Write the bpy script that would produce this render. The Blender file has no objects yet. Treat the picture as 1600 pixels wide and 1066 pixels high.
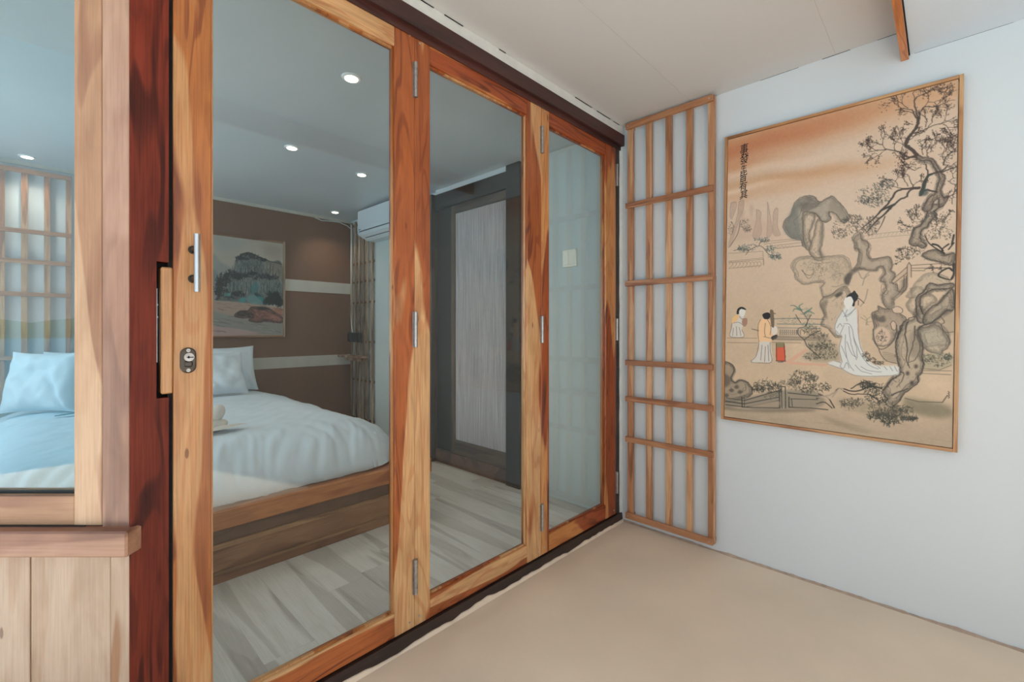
import bpy, bmesh, math, random
import numpy as np
from mathutils import Vector, Matrix, noise as mnoise

PI = math.pi
scn = bpy.context.scene
COL = scn.collection

# ------------------------------------------------------------------ camera
CAM = Vector((1.35018, -2.32609, 1.10))
cd = bpy.data.cameras.new('camera')
cd.sensor_width = 36.0
cd.lens = 706.0 / 1600.0 * 36.0
cd.shift_y = -18.0 / 1600.0
cd.clip_start = 0.02
cd.clip_end = 2000
co = bpy.data.objects.new('camera', cd)
COL.objects.link(co)
co.location = CAM
co.rotation_euler = (PI / 2, 0, math.radians(43.67164))
scn.camera = co

# ------------------------------------------------------------------ render look
scn.view_settings.view_transform = 'Standard'
scn.view_settings.look = 'None'
scn.view_settings.exposure = -0.40
scn.view_settings.gamma = 1.0
scn.view_settings.use_curve_mapping = False
scn.cycles.use_denoising = True
scn.cycles.max_bounces = 9
scn.cycles.diffuse_bounces = 5
scn.cycles.glossy_bounces = 4
scn.cycles.transmission_bounces = 6
scn.cycles.transparent_max_bounces = 16
scn.cycles.caustics_reflective = False
scn.cycles.caustics_refractive = False
scn.cycles.sample_clamp_indirect = 6.0

# ------------------------------------------------------------------ world: hazy tropical sky
SKY = 1.7
SUN = 17.0
w = bpy.data.worlds.new('sky')
scn.world = w
w.use_nodes = True
nt = w.node_tree
nt.nodes.clear()
tc = nt.nodes.new('ShaderNodeTexCoord')
sep = nt.nodes.new('ShaderNodeSeparateXYZ')
rmp = nt.nodes.new('ShaderNodeValToRGB')
rmp.color_ramp.elements[0].position = 0.0
rmp.color_ramp.elements[0].color = (0.92, 0.96, 1.0, 1)
rmp.color_ramp.elements[1].position = 1.0
rmp.color_ramp.elements[1].color = (0.40, 0.62, 0.92, 1)
e = rmp.color_ramp.elements.new(0.35)
e.color = (0.62, 0.84, 1.0, 1)
bg = nt.nodes.new('ShaderNodeBackground')
bg.inputs[1].default_value = SKY
out = nt.nodes.new('ShaderNodeOutputWorld')
nt.links.new(tc.outputs['Generated'], sep.inputs[0])
nt.links.new(sep.outputs['Z'], rmp.inputs[0])
nt.links.new(rmp.outputs[0], bg.inputs[0])
nt.links.new(bg.outputs[0], out.inputs[0])

# ------------------------------------------------------------------ sun
sl = bpy.data.lights.new('sun', 'SUN')
sl.energy = SUN
sl.angle = math.radians(1.5)
sl.color = (1.0, 0.985, 0.965)
so = bpy.data.objects.new('sun', sl)
COL.objects.link(so)
so.location = (8, -3, 8)
so.rotation_euler = Vector((0.52, -0.20, 0.90)).to_track_quat('Z', 'Y').to_euler()


def tag(o, label=None, cat=None, group=None, kind=None):
    if label:
        o['label'] = label
    if cat:
        o['category'] = cat
    if group:
        o['group'] = group
    if kind:
        o['kind'] = kind
    return o


# large soft lights: daylight by the porch opening, and a fill added in the bedroom
def area(name, loc, target, sx, sy, power, color):
    l = bpy.data.lights.new(name, 'AREA')
    l.shape = 'RECTANGLE'
    l.size, l.size_y = sx, sy
    l.energy = power
    l.color = color
    o = bpy.data.objects.new(name, l)
    COL.objects.link(o)
    o.location = loc
    o.rotation_euler = (Vector(loc) - Vector(target)).to_track_quat('Z', 'Y').to_euler()
    return o


area('porch_side_daylight', (2.86, -2.45, 1.05), (0.6, -0.9, 1.15), 1.9, 1.8, 10, (0.97, 0.985, 1.0))
area('bedroom_fill_light', (-2.1, -3.27, 1.35), (-2.1, 0, 1.0), 1.5, 1.3, 18, (0.76, 0.91, 1.0))  # unseen cool lamp added to brighten the bedroom


# ================================================================== materials
def lin(c):
    return tuple(((v / 255) / 12.92 if v / 255 <= 0.04045 else ((v / 255 + 0.055) / 1.055) ** 2.4) for v in c) + (1.0,)


def new_mat(name):
    m = bpy.data.materials.new(name)
    m.use_nodes = True
    return m, m.node_tree, m.node_tree.nodes['Principled BSDF']


def plain(name, rgb, rough=0.5, metal=0.0, var=0.06, scale=6.0, bump=0.0, bscale=60.0, spec=0.5, emit=None, estr=0.0):
    m, t, b = new_mat(name)
    tcn = t.nodes.new('ShaderNodeTexCoord')
    n = t.nodes.new('ShaderNodeTexNoise')
    n.inputs['Scale'].default_value = scale
    n.inputs['Detail'].default_value = 5
    t.links.new(tcn.outputs['Object'], n.inputs['Vector'])
    r = t.nodes.new('ShaderNodeValToRGB')
    c = lin(rgb)
    r.color_ramp.elements[0].position = 0.3
    r.color_ramp.elements[1].position = 0.7
    r.color_ramp.elements[0].color = tuple(max(0, v * (1 - var)) for v in c[:3]) + (1,)
    r.color_ramp.elements[1].color = tuple(min(1, v * (1 + var)) for v in c[:3]) + (1,)
    t.links.new(n.outputs[0], r.inputs[0])
    t.links.new(r.outputs[0], b.inputs['Base Color'])
    b.inputs['Roughness'].default_value = rough
    b.inputs['Metallic'].default_value = metal
    b.inputs['Specular IOR Level'].default_value = spec
    if bump:
        n2 = t.nodes.new('ShaderNodeTexNoise')
        n2.inputs['Scale'].default_value = bscale
        n2.inputs['Detail'].default_value = 4
        t.links.new(tcn.outputs['Object'], n2.inputs['Vector'])
        bp = t.nodes.new('ShaderNodeBump')
        bp.inputs['Strength'].default_value = bump
        bp.inputs['Distance'].default_value = 0.004
        t.links.new(n2.outputs[0], bp.inputs['Height'])
        t.links.new(bp.outputs[0], b.inputs['Normal'])
    if emit:
        b.inputs['Emission Color'].default_value = lin(emit)
        b.inputs['Emission Strength'].default_value = estr
    return m


def wood(name, light, mid, dark, axis='z', sap=0.5, lines=9.0, width=9.0, rough=0.38, fibre=0.25, knots=0.0, dull=False, seed=0.0, warp=1.0, blot=0.85):
    """light = sapwood, mid = heartwood, dark = growth lines; grain runs along axis"""
    m, t, b = new_mat(name)
    N, L = t.nodes, t.links
    tcn = N.new('ShaderNodeTexCoord')
    oi = N.new('ShaderNodeObjectInfo')
    ml = N.new('ShaderNodeVectorMath'); ml.operation = 'SCALE'
    cv = N.new('ShaderNodeCombineXYZ')
    for k, f in enumerate((17.3, 9.1, 13.7)):
        mm = N.new('ShaderNodeMath'); mm.operation = 'MULTIPLY_ADD'
        mm.inputs[1].default_value = f
        mm.inputs[2].default_value = seed
        L.new(oi.outputs['Random'], mm.inputs[0])
        L.new(mm.outputs[0], cv.inputs[k])
    add = N.new('ShaderNodeVectorMath'); add.operation = 'ADD'
    L.new(tcn.outputs['Object'], add.inputs[0])
    L.new(cv.outputs[0], add.inputs[1])

    def mapped(sa, sc):
        mp = N.new('ShaderNodeMapping')
        s = [sc, sc, sc]
        s['xyz'.index(axis)] = sa
        mp.inputs['Scale'].default_value = s
        L.new(add.outputs[0], mp.inputs['Vector'])
        return mp.outputs[0]

    def nz(vec, scale, detail=3, dist=0.0):
        n = N.new('ShaderNodeTexNoise')
        n.inputs['Scale'].default_value = scale
        n.inputs['Detail'].default_value = detail
        n.inputs['Distortion'].default_value = dist
        L.new(vec, n.inputs['Vector'])
        return n.outputs[0]

    base = mapped(1.5 * warp, width * 1.3)
    n1 = nz(base, 1.0, 2.2, 0.5)
    s = N.new('ShaderNodeMath'); s.operation = 'MULTIPLY'
    s.inputs[1].default_value = lines * 1.5 * 6.283
    L.new(n1, s.inputs[0])
    si = N.new('ShaderNodeMath'); si.operation = 'SINE'
    L.new(s.outputs[0], si.inputs[0])
    rl = N.new('ShaderNodeValToRGB')
    rl.color_ramp.elements[0].position = 0.62
    rl.color_ramp.elements[1].position = 0.98
    rl.color_ramp.elements[0].color = (0, 0, 0, 1)
    rl.color_ramp.elements[1].color = (1, 1, 1, 1)
    rl.color_ramp.interpolation = 'EASE'
    mr = N.new('ShaderNodeMath'); mr.operation = 'MULTIPLY_ADD'
    mr.inputs[1].default_value = 0.5
    mr.inputs[2].default_value = 0.5
    L.new(si.outputs[0], mr.inputs[0])
    L.new(mr.outputs[0], rl.inputs[0])
    # heart tone varies slowly
    n3 = nz(mapped(0.5, 3.5), 1.0, 2, 0.2)
    rh = N.new('ShaderNodeValToRGB')
    rh.color_ramp.elements[0].position = 0.38
    rh.color_ramp.elements[1].position = 0.62
    lm = lin(mid); ld = lin(dark); ll = lin(light)
    rh.color_ramp.elements[0].color = tuple(0.35 * a + 0.65 * c for a, c in zip(ld, lm))
    rh.color_ramp.elements[1].color = lm
    L.new(n3, rh.inputs[0])
    mx = N.new('ShaderNodeMix'); mx.data_type = 'RGBA'
    f1 = N.new('ShaderNodeMath'); f1.operation = 'MULTIPLY'
    nv_ = nz(mapped(2.5, 14.0), 1.0, 2)
    rv = N.new('ShaderNodeValToRGB')
    rv.color_ramp.elements[0].position = 0.35
    rv.color_ramp.elements[1].position = 0.65
    rv.color_ramp.elements[0].color = (0.15, 0.15, 0.15, 1)
    rv.color_ramp.elements[1].color = (0.95, 0.95, 0.95, 1)
    L.new(nv_, rv.inputs[0])
    L.new(rv.outputs[0], f1.inputs[1])
    L.new(rl.outputs[0], f1.inputs[0])
    L.new(f1.outputs[0], mx.inputs[0])
    L.new(rh.outputs[0], mx.inputs[6])
    mx.inputs[7].default_value = ld
    # sapwood areas follow the same figure
    rs = N.new('ShaderNodeValToRGB')
    p = 1 - sap
    rs.color_ramp.elements[0].position = min(0.95, max(0.02, 0.30 + 0.4 * p - 0.006))
    rs.color_ramp.elements[1].position = min(0.99, max(0.05, 0.30 + 0.4 * p + 0.012))
    n4 = nz(mapped(0.9 * warp, width * 0.9), 1.0, 1.6, 0.3)
    L.new(n4, rs.inputs[0])
    mx2 = N.new('ShaderNodeMix'); mx2.data_type = 'RGBA'
    L.new(rs.outputs[0], mx2.inputs[0])
    L.new(mx.outputs[2], mx2.inputs[6])
    mxl = N.new('ShaderNodeMix'); mxl.data_type = 'RGBA'
    f2 = N.new('ShaderNodeMath'); f2.operation = 'MULTIPLY'
    f2.inputs[1].default_value = 0.36
    L.new(rl.outputs[0], f2.inputs[0])
    L.new(f2.outputs[0], mxl.inputs[0])
    mxl.inputs[6].default_value = ll
    mxl.inputs[7].default_value = lm
    L.new(mxl.outputs[2], mx2.inputs[7])
    # fibres
    nf = nz(mapped(7.0, 260.0), 1.0, 4)
    mf = N.new('ShaderNodeMix'); mf.data_type = 'RGBA'; mf.blend_type = 'MULTIPLY'
    mf.inputs[0].default_value = 1.0
    rf = N.new('ShaderNodeValToRGB')
    rf.color_ramp.elements[0].position = 0.3
    rf.color_ramp.elements[1].position = 0.6
    g = 1 - 1.05 * fibre
    rf.color_ramp.elements[0].color = (g, g * 0.97, g * 0.93, 1)
    rf.color_ramp.elements[1].color = (1, 1, 1, 1)
    L.new(nf, rf.inputs[0])
    L.new(mx2.outputs[2], mf.inputs[6])
    L.new(rf.outputs[0], mf.inputs[7])
    last = mf.outputs[2]
    nb = nz(mapped(5.0, 16.0), 1.0, 4, 0.4)
    rb = N.new('ShaderNodeValToRGB')
    rb.color_ramp.elements[0].position = 0.25
    rb.color_ramp.elements[1].position = 0.60
    rb.color_ramp.elements[0].color = (0.70, 0.62, 0.55, 1)
    rb.color_ramp.elements[1].color = (1, 1, 1, 1)
    L.new(nb, rb.inputs[0])
    mb_ = N.new('ShaderNodeMix'); mb_.data_type = 'RGBA'; mb_.blend_type = 'MULTIPLY'
    mb_.inputs[0].default_value = blot
    L.new(last, mb_.inputs[6])
    L.new(rb.outputs[0], mb_.inputs[7])
    last = mb_.outputs[2]
    if knots:
        vo = N.new('ShaderNodeTexVoronoi')
        vo.inputs['Scale'].default_value = 1.0
        L.new(mapped(3.0, 9.0), vo.inputs['Vector'])
        rk = N.new('ShaderNodeValToRGB')
        rk.color_ramp.elements[0].position = 0.03
        rk.color_ramp.elements[1].position = 0.03 + 0.10 * knots
        rk.color_ramp.elements[0].color = (1, 1, 1, 1)
        rk.color_ramp.elements[1].color = (0, 0, 0, 1)
        L.new(vo.outputs['Distance'], rk.inputs[0])
        mk = N.new('ShaderNodeMix'); mk.data_type = 'RGBA'
        fk = N.new('ShaderNodeMath'); fk.operation = 'MULTIPLY'
        fk.inputs[1].default_value = 0.7
        L.new(rk.outputs[0], fk.inputs[0])
        L.new(fk.outputs[0], mk.inputs[0])
        L.new(last, mk.inputs[6])
        mk.inputs[7].default_value = tuple(v * 0.5 for v in ld[:3]) + (1,)
        last = mk.outputs[2]
    L.new(last, b.inputs['Base Color'])
    b.inputs['Roughness'].default_value = rough
    b.inputs['Specular IOR Level'].default_value = 0.2 if dull else 0.5
    if not dull:
        b.inputs['Coat Weight'].default_value = 0.25
        b.inputs['Coat Roughness'].default_value = 0.25
    bp = N.new('ShaderNodeBump')
    bp.inputs['Strength'].default_value = 0.15
    bp.inputs['Distance'].default_value = 0.002
    L.new(nf, bp.inputs['Height'])
    L.new(bp.outputs[0], b.inputs['Normal'])
    return m


def glass(name, tint, ior=1.5, rough=0.0):
    m = bpy.data.materials.new(name)
    m.use_nodes = True
    t = m.node_tree
    t.nodes.clear()
    o = t.nodes.new('ShaderNodeOutputMaterial')
    tr = t.nodes.new('ShaderNodeBsdfTransparent')
    tr.inputs[0].default_value = tint
    gl = t.nodes.new('ShaderNodeBsdfGlossy')
    gl.inputs['Roughness'].default_value = rough
    gl.inputs[0].default_value = (0.95, 1.0, 1.0, 1)
    fr = t.nodes.new('ShaderNodeFresnel')
    # a ray leaving the pane meets the same air-glass step as one entering it
    geo = t.nodes.new('ShaderNodeNewGeometry')
    mi = t.nodes.new('ShaderNodeMix')
    mi.data_type = 'FLOAT'
    mi.inputs[2].default_value = ior
    mi.inputs[3].default_value = 1.0 / ior
    t.links.new(geo.outputs['Backfacing'], mi.inputs[0])
    t.links.new(mi.outputs[0], fr.inputs['IOR'])
    mx = t.nodes.new('ShaderNodeMixShader')
    t.links.new(fr.outputs[0], mx.inputs[0])
    t.links.new(tr.outputs[0], mx.inputs[1])
    t.links.new(gl.outputs[0], mx.inputs[2])
    t.links.new(mx.outputs[0], o.inputs[0])
    return m


M = {}
M['wall'] = plain('painted_wall', (219, 221, 222), 0.65, var=0.02, scale=1.5, bump=0.12, bscale=25)
M['wall_bed'] = plain('bedroom_wall_paint', (206, 214, 210), 0.6, var=0.02, scale=1.5)
M['ceiling'] = plain('painted_ceiling', (211, 210, 209), 0.6, var=0.025, scale=1.2, bump=0.08, bscale=10)
M['ceiling_low'] = plain('cool_white_ceiling', (216, 226, 236), 0.6, var=0.02, scale=1.2, bump=0.08, bscale=10)
M['ceiling_cool'] = plain('bedroom_ceiling_paint', (196, 204, 208), 0.35, var=0.05, scale=1.3, bump=0.10, bscale=4)
M['floor'] = plain('tan_floor_paint', (232, 209, 184), 0.5, var=0.06, scale=2.2, bump=0.15, bscale=14)
M['brown'] = plain('brown_wall_paint', (122, 88, 66), 0.6, var=0.07, scale=3, bump=0.15, bscale=20)
M['band'] = plain('cream_band_paint', (196, 190, 178), 0.6, var=0.06, scale=9)
M['deck'] = plain('outdoor_concrete', (205, 200, 190), 0.8, var=0.1, scale=1.0)
M['sea'] = plain('sea_water', (70, 140, 165), 0.3, var=0.15, scale=0.2)
M['hill'] = plain('hill_scrub', (95, 115, 95), 0.9, var=0.3, scale=0.05)
OR = dict(light=(222, 172, 120), mid=(190, 104, 50), dark=(118, 50, 20))
M['door_z'] = wood('varnished_teak_upright', axis='z', sap=0.55, lines=5, width=7, knots=0.3, **OR)
M['door_pale'] = wood('varnished_pale_teak', (200, 148, 98), (186, 114, 56), (126, 60, 22), 'z', sap=0.55, lines=3.5, width=8, knots=0.15, seed=3.1)
M['door_red'] = wood('varnished_red_teak', (216, 150, 90), (176, 86, 38), (98, 40, 17), 'z', sap=0.35, lines=6, width=8, knots=0.4, seed=5.0)
M['door_y'] = wood('varnished_teak_rail', axis='y', sap=0.40, lines=5, width=8, knots=0.2, seed=1.7, **OR)
M['door_x'] = wood('varnished_teak_cross', axis='x', sap=0.4, lines=5, width=8, seed=2.2, **OR)
M['beam_y'] = wood('orange_edge_board', (232, 160, 92), (218, 136, 66), (176, 92, 38), 'y', sap=0.4, lines=4, width=8, seed=6.2)
M['rail_red'] = wood('varnished_red_rail', (215, 140, 75), (178, 84, 38), (110, 44, 18), 'y', sap=0.25, lines=5, width=8, seed=2.4)
PL = dict(light=(206, 168, 134), mid=(192, 148, 112), dark=(150, 102, 74))
M['pale_z'] = wood('pale_timber_upright', axis='z', sap=0.6, lines=2.5, width=4.5, fibre=0.12, rough=0.5, knots=0.12, **PL)
M['pale_z2'] = wood('pinkish_timber_upright', (186, 146, 122), (172, 130, 108), (118, 84, 70), 'z', sap=0.5, lines=2.0, width=4.0, fibre=0.12, rough=0.5, seed=2.0)
M['pale_h'] = wood('pale_timber_rail', axis='x', sap=0.5, lines=2.5, width=5, fibre=0.1, rough=0.5, **PL)
M['sill_h'] = wood('ledge_timber', (176, 132, 106), (160, 112, 88), (104, 64, 48), 'x', sap=0.4, lines=3, width=6, fibre=0.15, rough=0.5)
M['plank'] = wood('cladding_board', (190, 163, 140), (174, 130, 95), (130, 80, 48), 'z', sap=0.72, lines=2.2, width=8, fibre=0.1, rough=0.55, knots=0.18, seed=1.3)
M['post'] = wood('dark_red_post', (168, 78, 52), (132, 54, 36), (56, 22, 15), 'z', sap=0.35, lines=4, width=9, rough=0.55, fibre=0.3, dull=True)
M['header'] = wood('dark_header_beam', (92, 52, 46), (80, 42, 38), (52, 28, 26), 'y', sap=0.4, lines=3, width=9, rough=0.45, fibre=0.25)
M['curb'] = wood('dark_curb', (70, 42, 34), (56, 34, 28), (30, 20, 17), 'y', sap=0.3, lines=3, width=9, rough=0.5, fibre=0.4)
LT = dict(light=(216, 168, 126), mid=(198, 140, 98), dark=(150, 92, 58))
M['lat_z'] = wood('lattice_upright', axis='z', sap=0.5, lines=3, width=14, fibre=0.2, rough=0.5, **LT)
M['lat_x'] = wood('lattice_rail', (196, 138, 98), (176, 116, 78), (128, 74, 46), 'x', sap=0.45, lines=3, width=14, fibre=0.2, rough=0.5)
M['lat_dull'] = wood('dull_lattice_upright', (186, 160, 136), (160, 132, 108), (110, 86, 68), 'z', sap=0.45, lines=3, width=14, fibre=0.2, rough=0.6, dull=True)
M['lat_dull_x'] = wood('dull_lattice_rail', (150, 124, 102), (130, 104, 84), (96, 74, 58), 'x', sap=0.45, lines=3, width=14, fibre=0.2, rough=0.6, dull=True)
M['lat_y'] = wood('lattice_rail_y', axis='y', sap=0.45, lines=3, width=14, fibre=0.2, rough=0.5, **LT)
M['pframe_z'] = wood('light_oak_frame_upright', (212, 164, 116), (198, 142, 92), (158, 100, 56), 'z', sap=0.5, lines=3, width=14, fibre=0.2, rough=0.5)
M['pframe_x'] = wood('light_oak_frame_cross', (212, 164, 116), (198, 142, 92), (158, 100, 56), 'x', sap=0.5, lines=3, width=14, fibre=0.2, rough=0.5)
M['pframe_y'] = wood('brown_frame_cross', (168, 122, 88), (150, 104, 72), (110, 70, 46), 'y', sap=0.5, lines=3, width=14, fibre=0.2, rough=0.5)
M['bed_top'] = wood('bed_rail_timber', (206, 134, 82), (186, 104, 58), (140, 78, 44), 'y', sap=0.5, lines=3, width=7, fibre=0.2, rough=0.4)
M['bed_panel'] = wood('bed_panel_timber', (168, 118, 82), (146, 96, 62), (112, 68, 42), 'y', sap=0.5, lines=3, width=5, fibre=0.2, rough=0.45)
M['bed_dark'] = wood('bed_recess_timber', (118, 82, 60), (98, 66, 46), (74, 46, 32), 'y', sap=0.5, lines=3, width=7, fibre=0.2, rough=0.5)
M['bed_strip'] = wood('bed_strip_timber', (190, 146, 104), (172, 124, 82), (130, 88, 56), 'y', sap=0.5, lines=3, width=7, fibre=0.2, rough=0.45)
M['bdoor'] = wood('brown_door_frame_upright', (104, 82, 66), (88, 68, 54), (62, 46, 36), 'z', sap=0.4, lines=2, width=8, rough=0.5)
M['bdoor_x'] = wood('brown_door_frame_cross', (104, 82, 66), (88, 68, 54), (62, 46, 36), 'x', sap=0.4, lines=2, width=8, rough=0.5)
M['bdark'] = plain('near_black_paint', (32, 28, 25), 0.45, var=0.12, scale=8)
M['black'] = plain('black_gap', (12, 10, 10), 0.8)
M['steel'] = plain('brushed_steel', (200, 200, 200), 0.28, metal=1.0, var=0.06, scale=30)
M['oldmetal'] = plain('aged_nickel', (84, 77, 70), 0.38, metal=1.0, var=0.2, scale=60)
M['hinge'] = plain('zinc_hinge', (176, 172, 168), 0.38, metal=0.9, var=0.15, scale=80)
M['screw'] = plain('screw_metal', (190, 185, 178), 0.35, metal=0.9)
M['glass'] = glass('clear_glass', (0.955, 0.965, 0.955, 1), 1.40)
M['glass_blue'] = glass('bluish_window_glass', (0.84, 0.90, 0.905, 1), 1.60)
M['linen'] = plain('white_linen', (216, 227, 234), 0.8, var=0.015, scale=3, bump=0.1, bscale=300)
M['pillow'] = plain('pillow_cotton', (224, 234, 240), 0.8, var=0.015, scale=3, bump=0.1, bscale=300)
M['towel'] = plain('beige_towel', (222, 218, 210), 0.9, var=0.06, scale=20, bump=0.3, bscale=400)
M['plastic'] = plain('white_plastic', (226, 230, 232), 0.4, var=0.01)
M['plastic_grey'] = plain('grey_vent_plastic', (92, 98, 104), 0.5, var=0.05)
M['switch'] = plain('ivory_switch_plastic', (250, 246, 232), 0.35, var=0.01)
M['socket'] = plain('black_socket_plastic', (38, 38, 40), 0.4, var=0.05)
M['led'] = plain('lamp_lens', (255, 244, 225), 0.4, emit=(255, 240, 215), estr=9.0)
M['leaf'] = plain('green_leaf', (36, 92, 74), 0.5)
M['card'] = plain('white_card', (238, 240, 242), 0.6)
M['ink'] = plain('black_ink', (22, 18, 18), 0.7, var=0.02)
M['greyink'] = plain('grey_ink', (110, 115, 120), 0.7, var=0.02)
M['mortar'] = plain('rough_mortar', (186, 160, 140), 0.9, var=0.14, scale=30, bump=0.5, bscale=60)
M['caulk'] = plain('white_caulk', (222, 220, 214), 0.7, var=0.05, scale=20, bump=0.3, bscale=40)


def floorplank_mat():
    m = wood('grey_washed_vinyl', (232, 229, 223), (216, 212, 205), (178, 172, 164), 'x', sap=0.55, lines=2.4, width=7, fibre=0.08, rough=0.35, dull=True, blot=0.25, warp=0.6)
    return m


M['vinyl'] = floorplank_mat()


def fluted_mat():
    m, t, b = new_mat('fluted_fabric')
    b.inputs['Base Color'].default_value = lin((196, 188, 186))
    b.inputs['Roughness'].default_value = 0.6
    n = t.nodes.new('ShaderNodeTexNoise')
    tcn = t.nodes.new('ShaderNodeTexCoord')
    mp = t.nodes.new('ShaderNodeMapping')
    mp.inputs['Scale'].default_value = (60, 60, 0.6)
    t.links.new(tcn.outputs['Object'], mp.inputs[0])
    t.links.new(mp.outputs[0], n.inputs['Vector'])
    r = t.nodes.new('ShaderNodeValToRGB')
    r.color_ramp.elements[0].position = 0.35
    r.color_ramp.elements[1].position = 0.65
    r.color_ramp.elements[0].color = lin((164, 156, 155))
    r.color_ramp.elements[1].color = lin((206, 199, 197))
    t.links.new(n.outputs[0], r.inputs[0])
    t.links.new(r.outputs[0], b.inputs['Base Color'])
    return m


M['fluted'] = fluted_mat()


def attr_mat(name):
    m, t, b = new_mat(name)
    a = t.nodes.new('ShaderNodeVertexColor')
    a.layer_name = 'print'
    tcn = t.nodes.new('ShaderNodeTexCoord')
    n = t.nodes.new('ShaderNodeTexNoise')
    n.inputs['Scale'].default_value = 500
    t.links.new(tcn.outputs['Object'], n.inputs['Vector'])
    r = t.nodes.new('ShaderNodeValToRGB')
    r.color_ramp.elements[0].color = (0.93, 0.93, 0.93, 1)
    t.links.new(n.outputs[0], r.inputs[0])
    mx = t.nodes.new('ShaderNodeMix'); mx.data_type = 'RGBA'; mx.blend_type = 'MULTIPLY'
    mx.inputs[0].default_value = 1.0
    t.links.new(a.outputs[0], mx.inputs[6])
    t.links.new(r.outputs[0], mx.inputs[7])
    t.links.new(mx.outputs[2], b.inputs['Base Color'])
    b.inputs['Roughness'].default_value = 0.6
    return m


# ================================================================== mesh helpers
class MB:
    """collects shapes into one mesh; frame = (origin, ux, uy, uz) local axes"""

    def __init__(self, frame=None):
        self.v, self.f, self.mi = [], [], []
        self.sm = []
        self.frame = frame

    def _add(self, vs, fs, smooth=False, mi=0):
        b = len(self.v)
        if self.frame:
            o, ux, uy, uz = self.frame
            vs = [tuple(o + ux * p[0] + uy * p[1] + uz * p[2]) for p in vs]
        self.v += [tuple(p) for p in vs]
        for f in fs:
            self.f.append([i + b for i in f])
            self.sm.append(smooth)
            self.mi.append(mi)
        return self

    def box(self, x0, x1, y0, y1, z0, z1, bev=0.0, mi=0):
        x0, x1 = min(x0, x1), max(x0, x1)
        y0, y1 = min(y0, y1), max(y0, y1)
        z0, z1 = min(z0, z1), max(z0, z1)
        if bev <= 0:
            vs = [(x, y, z) for z in (z0, z1) for y in (y0, y1) for x in (x0, x1)]
            fs = [(0, 2, 3, 1), (4, 5, 7, 6), (0, 1, 5, 4), (2, 6, 7, 3), (0, 4, 6, 2), (1, 3, 7, 5)]
            return self._add(vs, fs, mi=mi)
        bm = bmesh.new()
        bmesh.ops.create_cube(bm, size=1.0)
        for v in bm.verts:
            v.co = Vector(((x0 + x1) / 2 + v.co.x * (x1 - x0), (y0 + y1) / 2 + v.co.y * (y1 - y0), (z0 + z1) / 2 + v.co.z * (z1 - z0)))
        bmesh.ops.bevel(bm, geom=bm.edges[:], offset=min(bev, 0.45 * min(x1 - x0, y1 - y0, z1 - z0)), segments=1, affect='EDGES')
        bm.verts.index_update()
        vs = [tuple(v.co) for v in bm.verts]
        fs = [[v.index for v in f.verts] for f in bm.faces]
        bm.free()
        return self._add(vs, fs, mi=mi)

    def tube(self, pts, rad, n=10, caps=True, mi=0):
        pts = [Vector(p) for p in pts]
        rs = rad if isinstance(rad, (list, tuple)) else [rad] * len(pts)
        vs, fs = [], []
        up = Vector((0, 0, 1))
        for i, p in enumerate(pts):
            d = (pts[min(i + 1, len(pts) - 1)] - pts[max(i - 1, 0)]).normalized()
            a = d.cross(up)
            if a.length < 1e-3:
                a = d.cross(Vector((1, 0, 0)))
            a.normalize()
            c = d.cross(a).normalized()
            for k in range(n):
                th = 2 * PI * k / n
                vs.append(p + a * (math.cos(th) * rs[i]) + c * (math.sin(th) * rs[i]))
        for i in range(len(pts) - 1):
            for k in range(n):
                k2 = (k + 1) % n
                fs.append((i * n + k, i * n + k2, (i + 1) * n + k2, (i + 1) * n + k))
        self._add(vs, fs, smooth=True, mi=mi)
        if caps:
            self._add(vs[:n], [tuple(range(n))[::-1]], mi=mi)
            self._add(vs[-n:], [tuple(range(n))], mi=mi)
        return self

    def ellipsoid(self, c, r, nu=16, nv=10, rot=None, mi=0):
        vs, fs = [], []
        for j in range(nv + 1):
            ph = PI * j / nv
            for i in range(nu):
                th = 2 * PI * i / nu
                q = Vector((math.sin(ph) * math.cos(th) * r[0], math.sin(ph) * math.sin(th) * r[1], math.cos(ph) * r[2]))
                if rot:
                    q = rot @ q
                vs.append(Vector(c) + q)
        for j in range(nv):
            for i in range(nu):
                i2 = (i + 1) % nu
                fs.append((j * nu + i, (j + 1) * nu + i, (j + 1) * nu + i2, j * nu + i2))
        return self._add(vs, fs, smooth=True, mi=mi)

    def build(self, name, mat, parent=None):
        me = bpy.data.meshes.new(name)
        me.from_pydata(self.v, [], self.f)
        me.polygons.foreach_set('use_smooth', self.sm)
        mats = mat if isinstance(mat, (list, tuple)) else [mat]
        for mm in mats:
            me.materials.append(mm)
        if len(mats) > 1:
            me.polygons.foreach_set('material_index', self.mi)
        me.update()
        o = bpy.data.objects.new(name, me)
        COL.objects.link(o)
        if parent:
            o.parent = parent
            o.matrix_parent_inverse = parent.matrix_world.inverted()
        return o


def recentre(o, c):
    """put the object's origin at c (world, parentless meshes only)"""
    c = Vector(c)
    o.data.transform(Matrix.Translation(-c))
    o.location = c
    return o


def empty(name, loc=(0, 0, 0)):
    o = bpy.data.objects.new(name, None)
    o.empty_display_size = 0.1
    o.location = loc
    COL.objects.link(o)
    o.matrix_world = Matrix.Translation(Vector(loc))
    return o


def box(name, dims, mat, parent=None, bev=0.0, frame=None):
    return MB(frame).box(*dims, bev=bev).build(name, mat, parent)


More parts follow.
